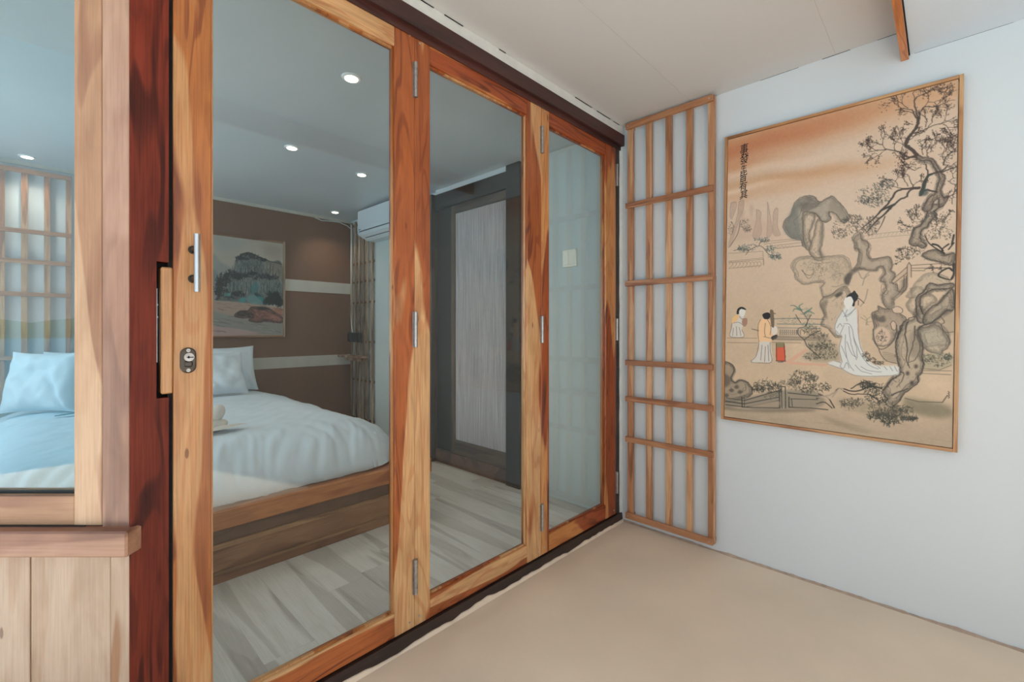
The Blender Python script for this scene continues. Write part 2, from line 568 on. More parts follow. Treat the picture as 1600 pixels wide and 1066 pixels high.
# ================================================================== the setting
CZ = 2.262      # ceiling height
floor = box('floor', (0.0, 3.05, -3.6, 0.0, -0.12, 0.0), M['floor'])
tag(floor, 'smooth tan painted floor of the porch', 'floor', kind='structure')
bf = box('floor_bedroom', (-3.4, 0.0, -3.45, 0.0, -0.12, -0.004), M['plastic_grey'])
tag(bf, 'grey washed plank floor of the bedroom behind the glass doors', 'floor', kind='structure')
rnd = random.Random(4)
PW = 0.165
pm = {}
row = 0
yy = -0.001
while yy > -3.4:
    x = -3.27 - rnd.uniform(0, 1.1)
    while x < -0.045:
        x0, x1 = max(x, -3.27), min(x + 1.2, -0.045)
        if x1 - x0 > 0.06:
            key = round(x1 - x0, 3)
            if key not in pm:
                q = MB().box(0, x1 - x0 - 0.0006, -PW + 0.0006, 0, 0, 0.004).build('floor_plank', M['vinyl'], bf)
                pm[key] = q.data
            else:
                q = bpy.data.objects.new('floor_plank', pm[key])
                COL.objects.link(q)
                q.parent = bf
            q.location = (x0, yy, -0.004)
        x += 1.2
    yy -= PW

wr = box('wall_right', (-3.4, 3.05, 0.0, 0.12, -0.12, 2.5), M['wall'])
tag(wr, 'smooth white wall with the large framed painting and the lattice', 'wall', kind='structure')
# dark broken joint where floor meets white wall
jb = MB()
x = 0.07
while x < 2.4:
    L_ = rnd.uniform(0.03, 0.22)
    h = rnd.choice((0.001, 0.0015, 0.003, 0.002))
    jb.box(x, x + L_, -0.0025, 0.0, 0.0, h)
    x += L_ + rnd.uniform(0.0, 0.06)
tag(jb.build('joint_gap', M['bdark'], wr), kind='stuff')
# thin ragged lip of floor paint up the wall
lip = MB()
n = 160
vs, fs = [], []
for i in range(n + 1):
    xx = 0.02 + i * (2.6 / n)
    hh = 0.006 + 0.006 * mnoise.noise(Vector((xx * 9, 0, 3))) + 0.003 * mnoise.noise(Vector((xx * 40, 0, 3)))
    vs += [(xx, -0.008 - hh, 0.0), (xx, -0.0015, max(0.003, hh))]
for i in range(n):
    fs.append((2 * i, 2 * i + 2, 2 * i + 3, 2 * i + 1))
lip._add(vs, fs)
lip.build('paint_lip', M['mortar'], wr)

for x0_, x1_ in ((-3.27, -1.832), (-0.753, -0.072)):
    box('green_white_paint', (x0_, x1_, -0.0012, 0.0, 0.0, CZ), M['wall_bed'], wr)
wb = box('wall_back', (-3.4, -3.27, -3.45, 0.0, -0.12, 2.5), M['wall'])
tag(wb, 'far bedroom wall, white behind the lattice and brown beside it', 'wall', kind='structure')
box('brown_panel', (-3.27, -3.262, -2.05, -0.002, 0.0, 2.235), M['brown'], wb)
box('wall_band', (-3.262, -3.257, -0.69, -0.015, 1.478, 1.59), M['band'], wb)
box('wall_band', (-3.262, -3.257, -2.0, -0.015, 0.728, 0.835), M['band'], wb)
box('cornice', (-3.262, -3.25, -3.3, -0.01, 2.235, CZ), M['band'], wb)
wl = MB()  # side wall out of view, opening added to let light into the bedroom
wl.box(-3.4, -1.05, -3.45, -3.30, -0.12, 0.75)
wl.box(-3.4, -1.05, -3.45, -3.30, 2.0, 2.5)
wl.box(-3.4, -2.85, -3.45, -3.30, 0.75, 2.0)
wl.box(-1.35, -1.05, -3.45, -3.30, 0.75, 2.0)
tag(wl.build('wall_left', M['wall']), 'left side wall of the bedroom with an opening added for light', 'wall', kind='structure')

ce = box('ceiling', (0.0, 1.2555, -3.46, 0.0, CZ, CZ + 0.1), M['ceiling'])
tag(ce, 'white boarded porch ceiling above the glass doors', 'ceiling', kind='structure')
seams = MB()
for sx in (0.42, 1.02):
    seams.box(sx, sx + 0.0015, -3.4, 0, CZ - 0.0006, CZ)
seams.build('board_seam', M['band'], ce)
g = MB()
x = 0.10
while x < 1.22:
    L_ = rnd.uniform(0.05, 0.3)
    g.box(x, x + L_, -0.002, 0, CZ - rnd.choice((0.0008, 0.0014)), CZ)
    x += L_ + rnd.uniform(0.02, 0.25)
tag(g.build('ceiling_gap', M['bdark'], ce), kind='stuff')
bc = box('ceiling_bedroom', (-3.4, 0.0, -3.46, 0.0, CZ, CZ + 0.1), M['ceiling_cool'])
tag(bc, 'grey-blue bedroom ceiling with downlights, seen through the glass', 'ceiling', kind='structure')
lc = box('ceiling_lower', (1.2575, 3.05, -3.46, 0.0, 2.162, 2.36), M['ceiling_low'])
tag(lc, 'lower white ceiling to the right of the wooden edge board', 'ceiling', kind='structure')
lg = MB()
x = 1.27
while x < 2.6:
    L_ = rnd.uniform(0.1, 0.4)
    lg.box(x, x + L_, -0.001, 0, 2.1612, 2.162)
    x += L_ + rnd.uniform(0.0, 0.04)
tag(lg.build('ceiling_gap', M['plastic_grey'], lc), kind='stuff')
# wooden edge board at the ceiling step
bb = box('trim_1', (1.2305, 1.2535, -3.45, -0.002, 2.145, CZ), M['beam_y'], bev=0.001)
tag(bb, 'orange wooden board hanging along the ceiling step', 'ceiling trim', kind='structure')
gg = MB()
y = -3.4
while y < -0.03:
    L_ = rnd.uniform(0.1, 0.5)
    gg.box(1.2535, 1.2575, y, min(y + L_, -0.005), 2.158, 2.17)
    y += L_ + 0.006
gg.build('board_gap', M['black'], bb)

# porch end wall at the right, with the open side the daylight comes from
we = MB()
we.box(2.90, 3.05, -1.45, 0.0, -0.12, 2.3)
tag(we.build('wall_end', M['wall']), 'far right end wall of the porch beside the opening', 'wall', kind='structure')
cp = box('porch_post', (2.92, 3.03, -3.5, -3.39, -0.0, 2.162), M['post'])
tag(cp, 'dark wooden post at the outer corner of the porch', 'post', kind='structure')

# outdoors (seen only in the reflections)
dk = box('ground', (-6, 12, -6.6, 6, -0.4, -0.14), M['deck'])
tag(dk, 'pale concrete terrace outside the porch', 'ground', kind='structure')
se = box('sea', (-600, 600, -900, -12, -4.2, -4.0), M['sea'])
tag(se, 'blue sea beyond the terrace', 'sea', kind='structure')
hb = MB()
vs, fs = [], []
n = 80
for i in range(n + 1):
    xx = -300 + i * 7.5
    hz = 6 + 14 * abs(mnoise.noise(Vector((xx * 0.012, 2.2, 0)))) + 3 * mnoise.noise(Vector((xx * 0.06, 1.2, 0)))
    vs += [(xx, -380, -4), (xx, -400, hz), (xx, -440, -4)]
for i in range(n):
    a = 3 * i
    fs += [(a, a + 3, a + 4, a + 1), (a + 1, a + 4, a + 5, a + 2)]
hb._add(vs, fs)
tag(hb.build('hills', M['hill']), 'low hills across the water', 'hills', kind='structure')

# ------------------------------------------------------------------ header, curb, jamb of the folding doors
hd = MB()
hd.box(-0.06, 0.028, -2.18, -0.004, 2.152, 2.215, bev=0.003)
hd.box(-0.06, 0.006, -2.18, -0.004, 2.13, 2.152)
hd = hd.build('trim_2', M['header'])
tag(hd, 'dark painted header beam above the folding glass doors', 'door header', kind='structure')
cs = MB()
vs, fs = [], []
n = 120
for i in range(n + 1):
    yy = -2.18 + i * (2.176 / n)
    a_ = 0.004 * mnoise.noise(Vector((3, yy * 6, 1)))
    vs += [(-0.06, yy, CZ), (-0.06, yy, 2.2), (0.022 + a_, yy, 2.2), (0.018 + a_, yy, CZ)]
for i in range(n):
    a = 4 * i
    fs += [(a + 2, a + 6, a + 7, a + 3), (a + 1, a + 5, a + 6, a + 2), (a, a + 4, a + 5, a + 1)]
cs._add(vs, fs)
cs = cs.build('trim_3', M['caulk'])
tag(cs, 'narrow white filler strip between header beam and ceiling', 'ceiling trim', kind='structure')
hl = MB()
for _ in range(16):
    yy = rnd.uniform(-1.9, -0.1)
    hl.box(0.019, 0.0225, yy, yy + rnd.uniform(0.03, 0.12), 2.2595, 2.2612)
tag(hl.build('filler_crack', M['bdark'], cs), kind='stuff')
cu = MB()
vs, fs = [], []
n = 150
for i in range(n + 1):
    yy = -2.18 + i * (2.178 / n)
    vs += [(-0.07, yy, 0.0), (-0.07, yy, 0.046), (0.010, yy, 0.046), (0.014, yy, 0.0)]
for i in range(n):
    a = 4 * i
    fs += [(a + 2, a + 3, a + 7, a + 6), (a + 1, a + 2, a + 6, a + 5), (a, a + 1, a + 5, a + 4)]
cu._add(vs, fs)
cu = cu.build('trim_4', M['curb'])
tag(cu, 'dark wooden threshold curb below the folding glass doors', 'threshold', kind='structure')
# ragged edge of the floor paint against the curb
me_ = MB()
vs, fs = [], []
n = 260
for i in range(n + 1):
    yy = -2.18 + i * (2.178 / n)
    h = 0.010 + 0.014 * mnoise.noise(Vector((5, yy * 5, 0))) + 0.006 * mnoise.noise(Vector((5, yy * 22, 0)))
    h = max(0.002, h)
    wd = 0.011 + 0.006 * mnoise.noise(Vector((9, yy * 7, 0)))
    vs += [(0.0125, yy, h), (0.018, yy, h * 0.95), (0.014 + wd, yy, 0.0004)]
for i in range(n):
    a = 3 * i
    fs += [(a, a + 1, a + 4, a + 3), (a + 1, a + 2, a + 5, a + 4)]
me_._add(vs, fs)
me_.build('ragged_floor_edge', M['floor'], floor)

jm = box('trim_5', (-0.07, 0.0, -0.052, -0.004, 0.0, 2.152), M['curb'], bev=0.002)
tag(jm, 'dark upright jamb at the room corner beside the third glass door', 'door jamb', kind='structure')
cj = MB()
vs, fs = [], []
n = 120
for i in range(n + 1):
    zz = i * (2.2 / n)
    a_ = 0.004 + 0.004 * mnoise.noise(Vector((1, 7, zz * 11)))
    vs += [(0.001, -0.014 - a_, zz), (0.012, -0.0005, zz)]
for i in range(n):
    fs.append((2 * i, 2 * i + 1, 2 * i + 3, 2 * i + 2))
cj._add(vs, fs)
cj.build('corner_filler', M['caulk'], wr)

# ------------------------------------------------------------------ folding doors
def screw(mb, x, y, z, r=0.004):
    mb.tube([(x - 0.002, y, z), (x + 0.0015, y, z)], r, 8)


def hinge(y, z, parent):
    h = MB()
    h.tube([(0.006, y, z - 0.062), (0.006, y, z + 0.062)], 0.0058, 12)
    for k in range(-2, 3):
        h.tube([(0.006, y, z + k * 0.025 - 0.0115), (0.006, y, z + k * 0.025 + 0.0118)], 0.0070, 12)
    h.box(-0.001, 0.0015, y - 0.010, y + 0.010, z - 0.062, z + 0.062)
    return h.build('hinge', M['hinge'], parent)


def folding_door(name, y0, y1, g0, g1, mats, label, rails, hinges):
    d = empty(name, (0, y0, 0.05))
    tag(d, label, 'door', kind='structure')
    zb, zt = 0.050, 2.150
    gb, gt = 0.130, 2.066
    s1 = box('stile', (-0.038, 0.0, y0, g0, zb, zt), mats[0], d, bev=0.0015)
    s2 = box('stile', (-0.038, 0.0, g1, y1, zb, zt), mats[1], d, bev=0.0015)
    box('rail', (-0.036, -0.001, g0 + 0.0005, g1 - 0.0005, gt, zt), rails[0], d, bev=0.0015)
    box('rail', (-0.036, -0.001, g0 + 0.0005, g1 - 0.0005, zb, gb), rails[1], d, bev=0.0015)
    MB().box(-0.024, -0.019, g0, g1, gb - 0.001, gt + 0.001).build('glass_pane', M['glass'], d)
    for dims in ((-0.019, -0.011, g0, g0 + 0.006, gb, gt), (-0.019, -0.011, g1 - 0.006, g1, gb, gt),
                 (-0.019, -0.011, g0 + 0.006, g1 - 0.006, gb, gb + 0.006), (-0.019, -0.011, g0 + 0.006, g1 - 0.006, gt - 0.006, gt)):
        box('glazing_bead', dims, mats[0], d)
    for hy, hz in hinges:
        hinge(hy, hz, d)
    sc = MB()
    for (sy, sz) in ((y1 - 0.02, zt - 0.02), (y1 - 0.02, zb + 0.025), (y0 + 0.02, zt - 0.03), (y0 + 0.018, zb + 0.03)):
        screw(sc, 0.0, sy, sz)
    sc.build('screws', M['screw'], d)
    return d, s1, s2


HZ = (1.98, 1.10, 0.228)
d1, s11, s12 = folding_door('door_1', -2.101, -1.4095, -2.022, -1.489, (M['door_pale'], M['door_z']),
                            'first glass folding door from the left, with the bar handle and lock', (M['door_y'], M['door_y']), [(-1.409, z) for z in HZ])
d2, s21, s22 = folding_door('door_2', -1.4085, -0.7145, -1.343, -0.812, (M['door_z'], M['door_z']),
                            'middle glass folding door, between the two narrow hinge lines', (M['rail_red'], M['door_y']), [(-0.7135, z) for z in HZ])
d3, s31, s32 = folding_door('door_3', -0.7125, -0.056, -0.657, -0.160, (M['door_red'], M['door_red']),
                            'third glass folding door, nearest the room corner', (M['rail_red'], M['rail_red']), [(-0.050, z) for z in HZ])

# keep block on the first door, standing in the notch of the post
kb = MB()
kb.box(-0.03, 0.001, -2.125, -2.1015, 0.945, 1.250, bev=0.003)
kb.build('lock_block', M['door_pale'], d1)
# bar handle
hh = MB()
hh.tube([(0.046, -2.062, 1.191), (0.046, -2.062, 1.331)], 0.0066, 16)
hb_ = hh.build('door_handle', M['steel'], d1)
for z in (1.298, 1.226):
    q = MB().tube([(0.0, -2.062, z), (0.042, -2.062, z)], [0.0062, 0.0055], 12)
    q.tube([(0.0, -2.062, z), (0.003, -2.062, z)], 0.010, 14)
    q.build('handle_mount', M['oldmetal'], hb_)
# lock plate: a stadium-shaped escutcheon
lk = MB()
zc, yc, hw, hhf, th = 1.024, -2.0715, 0.0165, 0.0315, 0.005
ring = []
for k in range(13):
    a = PI * k / 12
    ring.append((yc + hw * math.cos(a), zc + (hhf - hw) + hw * math.sin(a)))
for k in range(13):
    a = PI + PI * k / 12
    ring.append((yc + hw * math.cos(a), zc - (hhf - hw) + hw * math.sin(a)))
nn = len(ring)
vs = [(0.0, p[0], p[1]) for p in ring] + [(th * 0.7, p[0], p[1]) for p in ring] + \
     [(th, yc + (p[0] - yc) * 0.86, zc + (p[1] - zc) * 0.92) for p in ring]
fs = []
for k in range(nn):
    k2 = (k + 1) % nn
    fs += [(k, k2, nn + k2, nn + k), (nn + k, nn + k2, 2 * nn + k2, 2 * nn + k)]
fs.append(tuple(range(2 * nn, 3 * nn)))
lk._add(vs, fs)
lko = lk.build('lock_plate', M['oldmetal'], d1)
kc = MB()
kc.tube([(th, yc + 0.001, zc + 0.008), (th + 0.004, yc + 0.001, zc + 0.008)], 0.0105, 20)
kc.build('key_cylinder', M['hinge'], lko)
MB().box(th + 0.004, th + 0.0046, yc - 0.004, yc + 0.010, zc + 0.0065, zc + 0.0088).box(th + 0.004, th + 0.0046, yc - 0.0015, yc + 0.0015, zc + 0.005, zc + 0.011).build('keyhole', M['black'], lko)
for zz in (zc + 0.0245, zc - 0.0245):
    q = MB().tube([(th, yc, zz), (th + 0.0012, yc, zz)], 0.0042, 12)
    q.build('plate_screw', M['screw'], lko)
    MB().box(th + 0.0012, th + 0.0016, yc - 0.003, yc + 0.003, zz - 0.0005, zz + 0.0005).build('screw_slot', M['black'], lko)
hump = MB().box(th * 0.7, th + 0.004, yc - 0.0085, yc + 0.0085, zc - 0.016, zc - 0.002, bev=0.003).build('cylinder_housing', M['oldmetal'], lko)

# ------------------------------------------------------------------ dark post with notch
pk = MB()
W0 = -2.182
W1 = -2.110
pk.box(-0.09, 0.002, W0, W1, 0.0, 0.936)
pk.box(-0.09, 0.002, W0, W1, 1.262, CZ)
pk.box(-0.09, 0.002, W0, -2.1335, 0.936, 1.262)

pko = pk.build('trim_6', M['post'])
tag(pko, 'dark reddish wooden post notched for the lock block', 'post', kind='structure')
box('gap_shade_strip', (-0.088, -0.012, W1, -2.101, 0.0, 2.15), M['black'], pko)  # black strip in the gap, its shade put into the colour
box('notch_shade', (-0.085, -0.034, -2.1335, W1, 0.936, 1.262), M['black'], pko)  # black sheet behind the notch, painted in place of its shade
for zz in (1.13, 1.16):
    MB().tube([(-0.033, -2.1285, zz), (-0.028, -2.1285, zz)], 0.003, 8).build('strike_screw', M['screw'], pko)
box('strike_plate', (-0.035, -0.033, -2.1295, -2.1265, 1.02, 1.2), M['hinge'], pko)

# ------------------------------------------------------------------ angled window wall at the left
U = Vector((-0.72331, -0.69052, 0))
Nn = Vector((0.69052, -0.72331, 0))
WO = Vector((-0.0045, -2.1825, 0))
FR = (WO, U, -Nn, Vector((0, 0, 1)))     # local: u along wall, depth into bedroom, z
FR2 = FR


def loc_box(name, u0, u1, n0, n1, z0, z1, mat, parent, bev=0.0015):
    """built in the wall's own axes so that wood grain follows them"""
    mb = MB().box(0, u1 - u0, -n1, -n0, 0, z1 - z0, bev=bev)
    o = mb.build(name, mat)
    o.parent = parent
    p = WO + U * u0 + Vector((0, 0, z0))
    rot = Matrix(((U.x, Nn.x, 0), (U.y, Nn.y, 0), (0, 0, 1)))
    # local y axis = Nn (towards the porch); n is depth, so y=-n
    mw = Matrix.Translation(p) @ rot.to_4x4()
    if parent:
        o.matrix_world = mw
        o.matrix_basis = parent.matrix_world.inverted() @ mw
    else:
        o.matrix_basis = mw
    return o


win = empty('window_1', tuple(WO))
tag(win, 'fixed window with pale timber frame left of the dark post', 'window', kind='structure')
loc_box('window_frame', 0.0, 0.0625, 0.0, 0.07, 0.64, CZ, M['pale_z2'], win)
loc_box('window_stile', 0.0635, 0.127, 0.0, 0.06, 0.649, CZ - 0.03, M['pale_z'], win)
loc_box('window_stile', 1.05, 1.12, 0.0, 0.06, 0.649, CZ - 0.03, M['pale_z'], win)
loc_box('window_rail', 0.1275, 1.0495, 0.001, 0.06, 0.649, 0.716, M['pale_h'], win)
loc_box('window_rail', 0.1275, 1.0495, 0.001, 0.06, 2.17, CZ - 0.03, M['pale_h'], win)
loc_box('glass_pane', 0.125, 1.052, 0.028, 0.033, 0.712, 2.174, M['glass_blue'], win, bev=0)
loc_box('glazing_bead', 0.1275, 1.0495, 0.018, 0.028, 0.716, 0.721, M['bdark'], win, bev=0)
sill = loc_box('window_sill', -0.019, 1.6, -0.03, 0.07, 0.589, 0.647, M['sill_h'], win, bev=0.004)
cr = MB()
loc_box('sill_gap', 0.10, 1.05, -0.002, 0.0, 0.646, 0.650, M['bdark'], win, bev=0)

ww = empty('wall_window', tuple(WO))
tag(ww, 'timber clad low wall of pale upright boards below the left window', 'wall', kind='structure')
edges = [0.0, 0.0455, 0.2305, 0.41, 0.60, 0.78, 0.96, 1.15, 1.35, 1.6]
for i in range(len(edges) - 1):
    loc_box('cladding_board', edges[i] + 0.0008, edges[i + 1] - 0.0008, 0.002 + 0.0015 * (i % 2), 0.03, 0.0, 0.588, M['plank'], ww, bev=0.0012)
loc_box('wall_backing', 0.0, 1.6, 0.031, 0.08, 0.0, 0.588, M['bdark'], ww, bev=0)
loc_box('wall_upper', 1.121, 1.6, 0.0, 0.07, 0.648, CZ, M['wall'], ww, bev=0)
loc_box('wall_head', 0.0635, 1.12, 0.0, 0.07, CZ - 0.029, CZ, M['pale_h'], ww, bev=0)

# ------------------------------------------------------------------ lattices
def lattice(name, xs, zs, place, label, sw=0.031, rh=0.029, mats=('lat_z', 'lat_x'), z0=0.045, z1=2.25, over=0.012, rand=3, rd=(0.0425, 0.058)):
    """place(a, d, z): a along the wall, d out of the wall"""
    e = empty(name, place(xs[0], 0, z0))
    tag(e, label, 'lattice')
    rr = random.Random(rand)
    for i, x in enumerate(xs):
        a = place(x - sw / 2, 0.020, z0)
        b = place(x + sw / 2, 0.042, z1)
        dims = (a[0], b[0], a[1], b[1], a[2], b[2])
        MB().box(*dims, bev=0.0012).build('slat', M[mats[0]], e)
    for j, z in enumerate(zs):
        hgt = rh if 0 < j < len(zs) - 1 else rh + 0.003
        a = place(xs[0] - sw / 2 - 0.004 - rr.uniform(0, 0.004), rd[0], z - hgt / 2)
        b = place(xs[-1] + sw / 2 - over + 0.01, rd[1], z + hgt / 2)
        ang = 0.0
        o = MB().box(a[0], b[0], a[1], b[1], a[2], b[2], bev=0.0012).build('cross_rail', M[mats[1]], e)
    return e


SL = [0.082, 0.1935, 0.304, 0.414, 0.5235]
lattice('wooden_lattice', SL, [0.060, 0.487, 0.713, 0.915, 1.356, 1.792, 2.234],
        lambda a, d, z: (a, -d, z), 'tall wooden lattice of five slats on the white wall beside the third glass door')
# fixing blocks that hold the lattice off the wall and its screws
lat = [o for o in COL.objects if o.name == 'wooden_lattice'][0]
for z in (0.06, 1.356, 2.234):
    for x in (SL[0], SL[-1]):
        MB().box(x - 0.01, x + 0.01, -0.02, -0.0, z - 0.01, z + 0.01).build('spacer', M['lat_z'], lat)
for z in (0.06, 2.234):
    for x in (SL[0] - 0.004, SL[-1] - 0.004):
        MB().tube([(x, -0.0575, z), (x, -0.0592, z)], 0.004, 8).build('screw_head', M['screw'], lat)

YS = [-2.725, -2.6125, -2.5 - 0.0, -2.3945, -2.285, -2.176]
lattice('wooden_lattice', YS, [0.587, 0.905, 1.343, 1.569, 1.777, 2.19],
        lambda a, d, z: (-3.27 + d, a, z), 'wooden lattice behind the bed head, seen through the left window',
        mats=('lat_z', 'lat_y'), z0=0.56, z1=2.21)
XS = [-3.205, -3.115, -3.03, -2.945, -2.862, -2.772]
lattice('wooden_lattice', XS, [0.17, 0.572, 0.973, 1.38, 1.597, 1.788, 2.20],
        lambda a, d, z: (a, -d * 0.85, z), 'narrow wooden lattice in the bedroom corner under the air conditioner', sw=0.024, rh=0.02, z0=0.13, z1=2.23, mats=('lat_dull', 'lat_dull_x'), rd=(0.004, 0.0195))
# white horizontally boarded strip behind the bed head lattice
for k in range(4):
    box('lining_board', (-3.27, -3.262, -3.29, -2.06, 0.02 + k * 0.14, 0.155 + k * 0.14), M['band'], wb, bev=0.002)

# ------------------------------------------------------------------ bedroom door in the right wall
bd = empty('door_4', (-1.3, 0, 0))
tag(bd, 'brown framed bedroom door with a fluted pale panel, seen through the middle glass door', 'door', kind='structure')
box('door_post', (-1.83, -1.725, -0.075, 0, 0.0, 2.225), M['bdoor'], bd, bev=0.003)
box('frame_reveal', (-1.725, -1.535, -0.010, 0, 0.03, 2.225), M['bdark'], bd)
box('door_post', (-0.885, -0.755, -0.05, 0, 0.0, 2.258), M['bdark'], bd, bev=0.002)
box('door_head', (-1.725, -0.885, -0.04, 0, 2.10, 2.222), M['bdark'], bd, bev=0.002)
box('door_stile', (-1.535, -1.490, -0.02, 0, 0.04, 2.10), M['bdoor'], bd, bev=0.002)
box('door_rail', (-1.49, -0.885, -0.02, 0, 2.032, 2.10), M['bdoor_x'], bd, bev=0.002)
box('door_rail', (-1.49, -0.885, -0.02, 0, 0.105, 0.215), M['bdoor_x'], bd, bev=0.002)
box('door_sill', (-1.72, -0.885, -0.035, 0, 0.0, 0.104), M['bed_dark'], bd, bev=0.002)
box('head_strip', (-1.725, -0.885, -0.03, 0, 2.224, CZ), M['wall'], bd)
fl = MB()
vs, fs = [], []
nf = 240
for i in range(nf + 1):
    xx = -1.49 + i * (0.605 / nf)
    yy = -0.008 + 0.0022 * math.sin(i * 2 * PI / 8)
    vs += [(xx, yy, 0.215), (xx, yy, 2.032)]
for i in range(nf):
    fs.append((2 * i, 2 * i + 2, 2 * i + 3, 2 * i + 1))
fl._add(vs, fs, smooth=True)
fl.build('fluted_panel', M['fluted'], bd)

bs = box('baseboard_right', (-2.74, -1.835, -0.014, 0, 0.0, 0.075), M['wall'], bev=0.002)
tag(bs, 'white skirting board along the bedroom wall below the air conditioner', 'baseboard', kind='structure')

# light switch
ls = empty('light_switch', (-0.36, 0, 1.55))
tag(ls, 'square ivory light switch on the white wall behind the third glass door', 'light switch')
MB().box(-0.412, -0.306, -0.016, -0.0012, 1.495, 1.605, bev=0.003).build('faceplate', M['switch'], ls)
for k in range(2):
    MB().box(-0.402 + k * 0.044, -0.361 + k * 0.044, -0.020, -0.016, 1.508, 1.592, bev=0.002).build('rocker', M['switch'], ls)

# ------------------------------------------------------------------ air conditioner
ac = empty('air_conditioner', (-2.33, 0, 2.1))
tag(ac, 'white split air conditioner mounted high in the bedroom corner', 'air conditioner')
prof = [(0.0, 2.248), (-0.165, 2.248), (-0.20, 2.235), (-0.204, 2.03), (-0.192, 2.008), (-0.10, 1.966), (0.0, 1.966)]
vs = [(-2.735, p[0], p[1]) for p in prof] + [(-1.93, p[0], p[1]) for p in prof]
k = len(prof)
fs = [tuple(range(k))[::-1], tuple(range(k, 2 * k))] + [(i, (i + 1) % k, k + (i + 1) % k, k + i) for i in range(k)]
MB()._add(vs, fs).build('housing', M['plastic'], ac)
MB().box(-2.70, -1.96, -0.2065, -0.2035, 2.030, 2.040).build('front_slot', M['plastic_grey'], ac)
lv = MB()
p0, p1 = Vector((0, -0.194, 2.004)), Vector((0, -0.108, 1.965))
vs = []
for xx in (-2.66, -2.0):
    for pp, off in ((p0, 0.0005), (p0, 0.005), (p1, 0.005), (p1, 0.0005)):
        vs.append((xx, pp.y - off * 0.4, pp.z - off))
lv._add(vs, [(0, 1, 2, 3), (4, 7, 6, 5), (0, 4, 5, 1), (1, 5, 6, 2), (2, 6, 7, 3), (3, 7, 4, 0)])
lv.build('louvre', M['plastic'], ac)
MB().box(-2.66, -2.0, -0.162, -0.157, 1.978, 1.983).build('louvre_gap', M['plastic_grey'], ac)
MB().box(-2.712, -2.675, -0.2055, -0.2035, 2.052, 2.059).build('badge', M['plastic_grey'], ac)

# socket strip, shelf, cable
sk = empty('power_socket', (-3.08, -0.05, 1.02))
tag(sk, 'black three gang power socket fixed to the corner lattice above the shelf', 'power socket')
MB().box(-3.20, -2.935, -0.074, -0.051, 0.972, 1.068, bev=0.004).build('faceplate', M['socket'], sk)
for k in range(3):
    q = MB()
    cx = -3.155 + k * 0.088
    q.box(cx - 0.034, cx + 0.034, -0.080, -0.074, 0.985, 1.055, bev=0.004)
    q.tube([(cx, -0.0815, 1.02), (cx, -0.080, 1.02)], 0.02, 14)
    q.build('socket', M['socket'], sk)
sh = empty('corner_shelf', (-3.1, -0.1, 0.8))
tag(sh, 'small pale wooden shelf on the corner lattice below the socket', 'shelf')
MB().box(-3.258, -2.80, -0.16, -0.052, 0.815, 0.835, bev=0.003).build('shelf_board', M['lat_dull'], sh)
MB().box(-3.24, -2.86, -0.075, -0.052, 0.775, 0.815, bev=0.003).build('bracket', M['lat_dull'], sh)
cb = MB()
cb.tube([(-3.245, -0.40, 2.232), (-3.240, -0.33, 2.212), (-3.238, -0.24, 2.222), (-3.24, -0.15, 2.226), (-3.24, -0.06, 2.205), (-3.225, -0.02, 2.17)], 0.004, 6)
cbo = cb.build('ceiling_cable', M['plastic'])
tag(cbo, 'thin white cable sagging under the bedroom ceiling at the corner', 'cable')
recentre(cbo, (-3.24, -0.2, 2.22))
cb = MB()
cb.tube([(-3.135, -0.066, 2.2), (-3.14, -0.065, 1.6), (-3.145, -0.065, 1.25), (-3.13, -0.066, 1.14), (-3.10, -0.067, 1.068)], 0.004, 6)
cbo = cb.build('socket_cable', M['plastic'])
tag(cbo, 'white cable running down the corner lattice to the black socket', 'cable')
recentre(cbo, (-3.1, -0.06, 1.07))

# ------------------------------------------------------------------ downlights
dls = [(-0.625, -1.33, 'largest ceiling downlight, nearest the first glass door'),
       (-1.657, -1.211, 'second ceiling downlight, above the bed seen through the first glass door'),
       (-1.801, -0.656, 'ceiling downlight before the air conditioner, to the right'),
       (-3.0, -0.302, 'smallest ceiling downlight in the far corner beside the lattice'),
       (-3.10, -2.38, 'ceiling downlight above the pillows seen through the left window')]
dl0 = None
for i, (x, y, lab) in enumerate(dls):
    e = empty('downlight', (x, y, CZ))
    tag(e, lab, 'ceiling light', group='recessed bedroom downlights')
    q = MB().tube([(0, 0, 0.0), (0, 0, -0.006)], [0.044, 0.040], 24)
    if i == 0:
        a = q.build('trim_ring', M['plastic'])
        a.parent = e
        b_ = MB().tube([(0, 0, -0.0055), (0, 0, -0.0085)], [0.030, 0.028], 20).build('lamp_lens', M['led'])
        b_.parent = e
        dl0 = (a, b_)
    else:
        for s_ in dl0:
            c_ = s_.copy()
            COL.objects.link(c_)
            c_.parent = e
    l = bpy.data.lights.new('downlight_lamp', 'SPOT')
    l.energy = 15
    l.spot_size = math.radians(115)
    l.spot_blend = 0.8
    l.shadow_soft_size = 0.03
    l.color = (1.0, 0.88, 0.72)
    lo = bpy.data.objects.new('downlight_lamp', l)
    COL.objects.link(lo)
    lo.parent = e
    lo.location = (0, 0, -0.012)

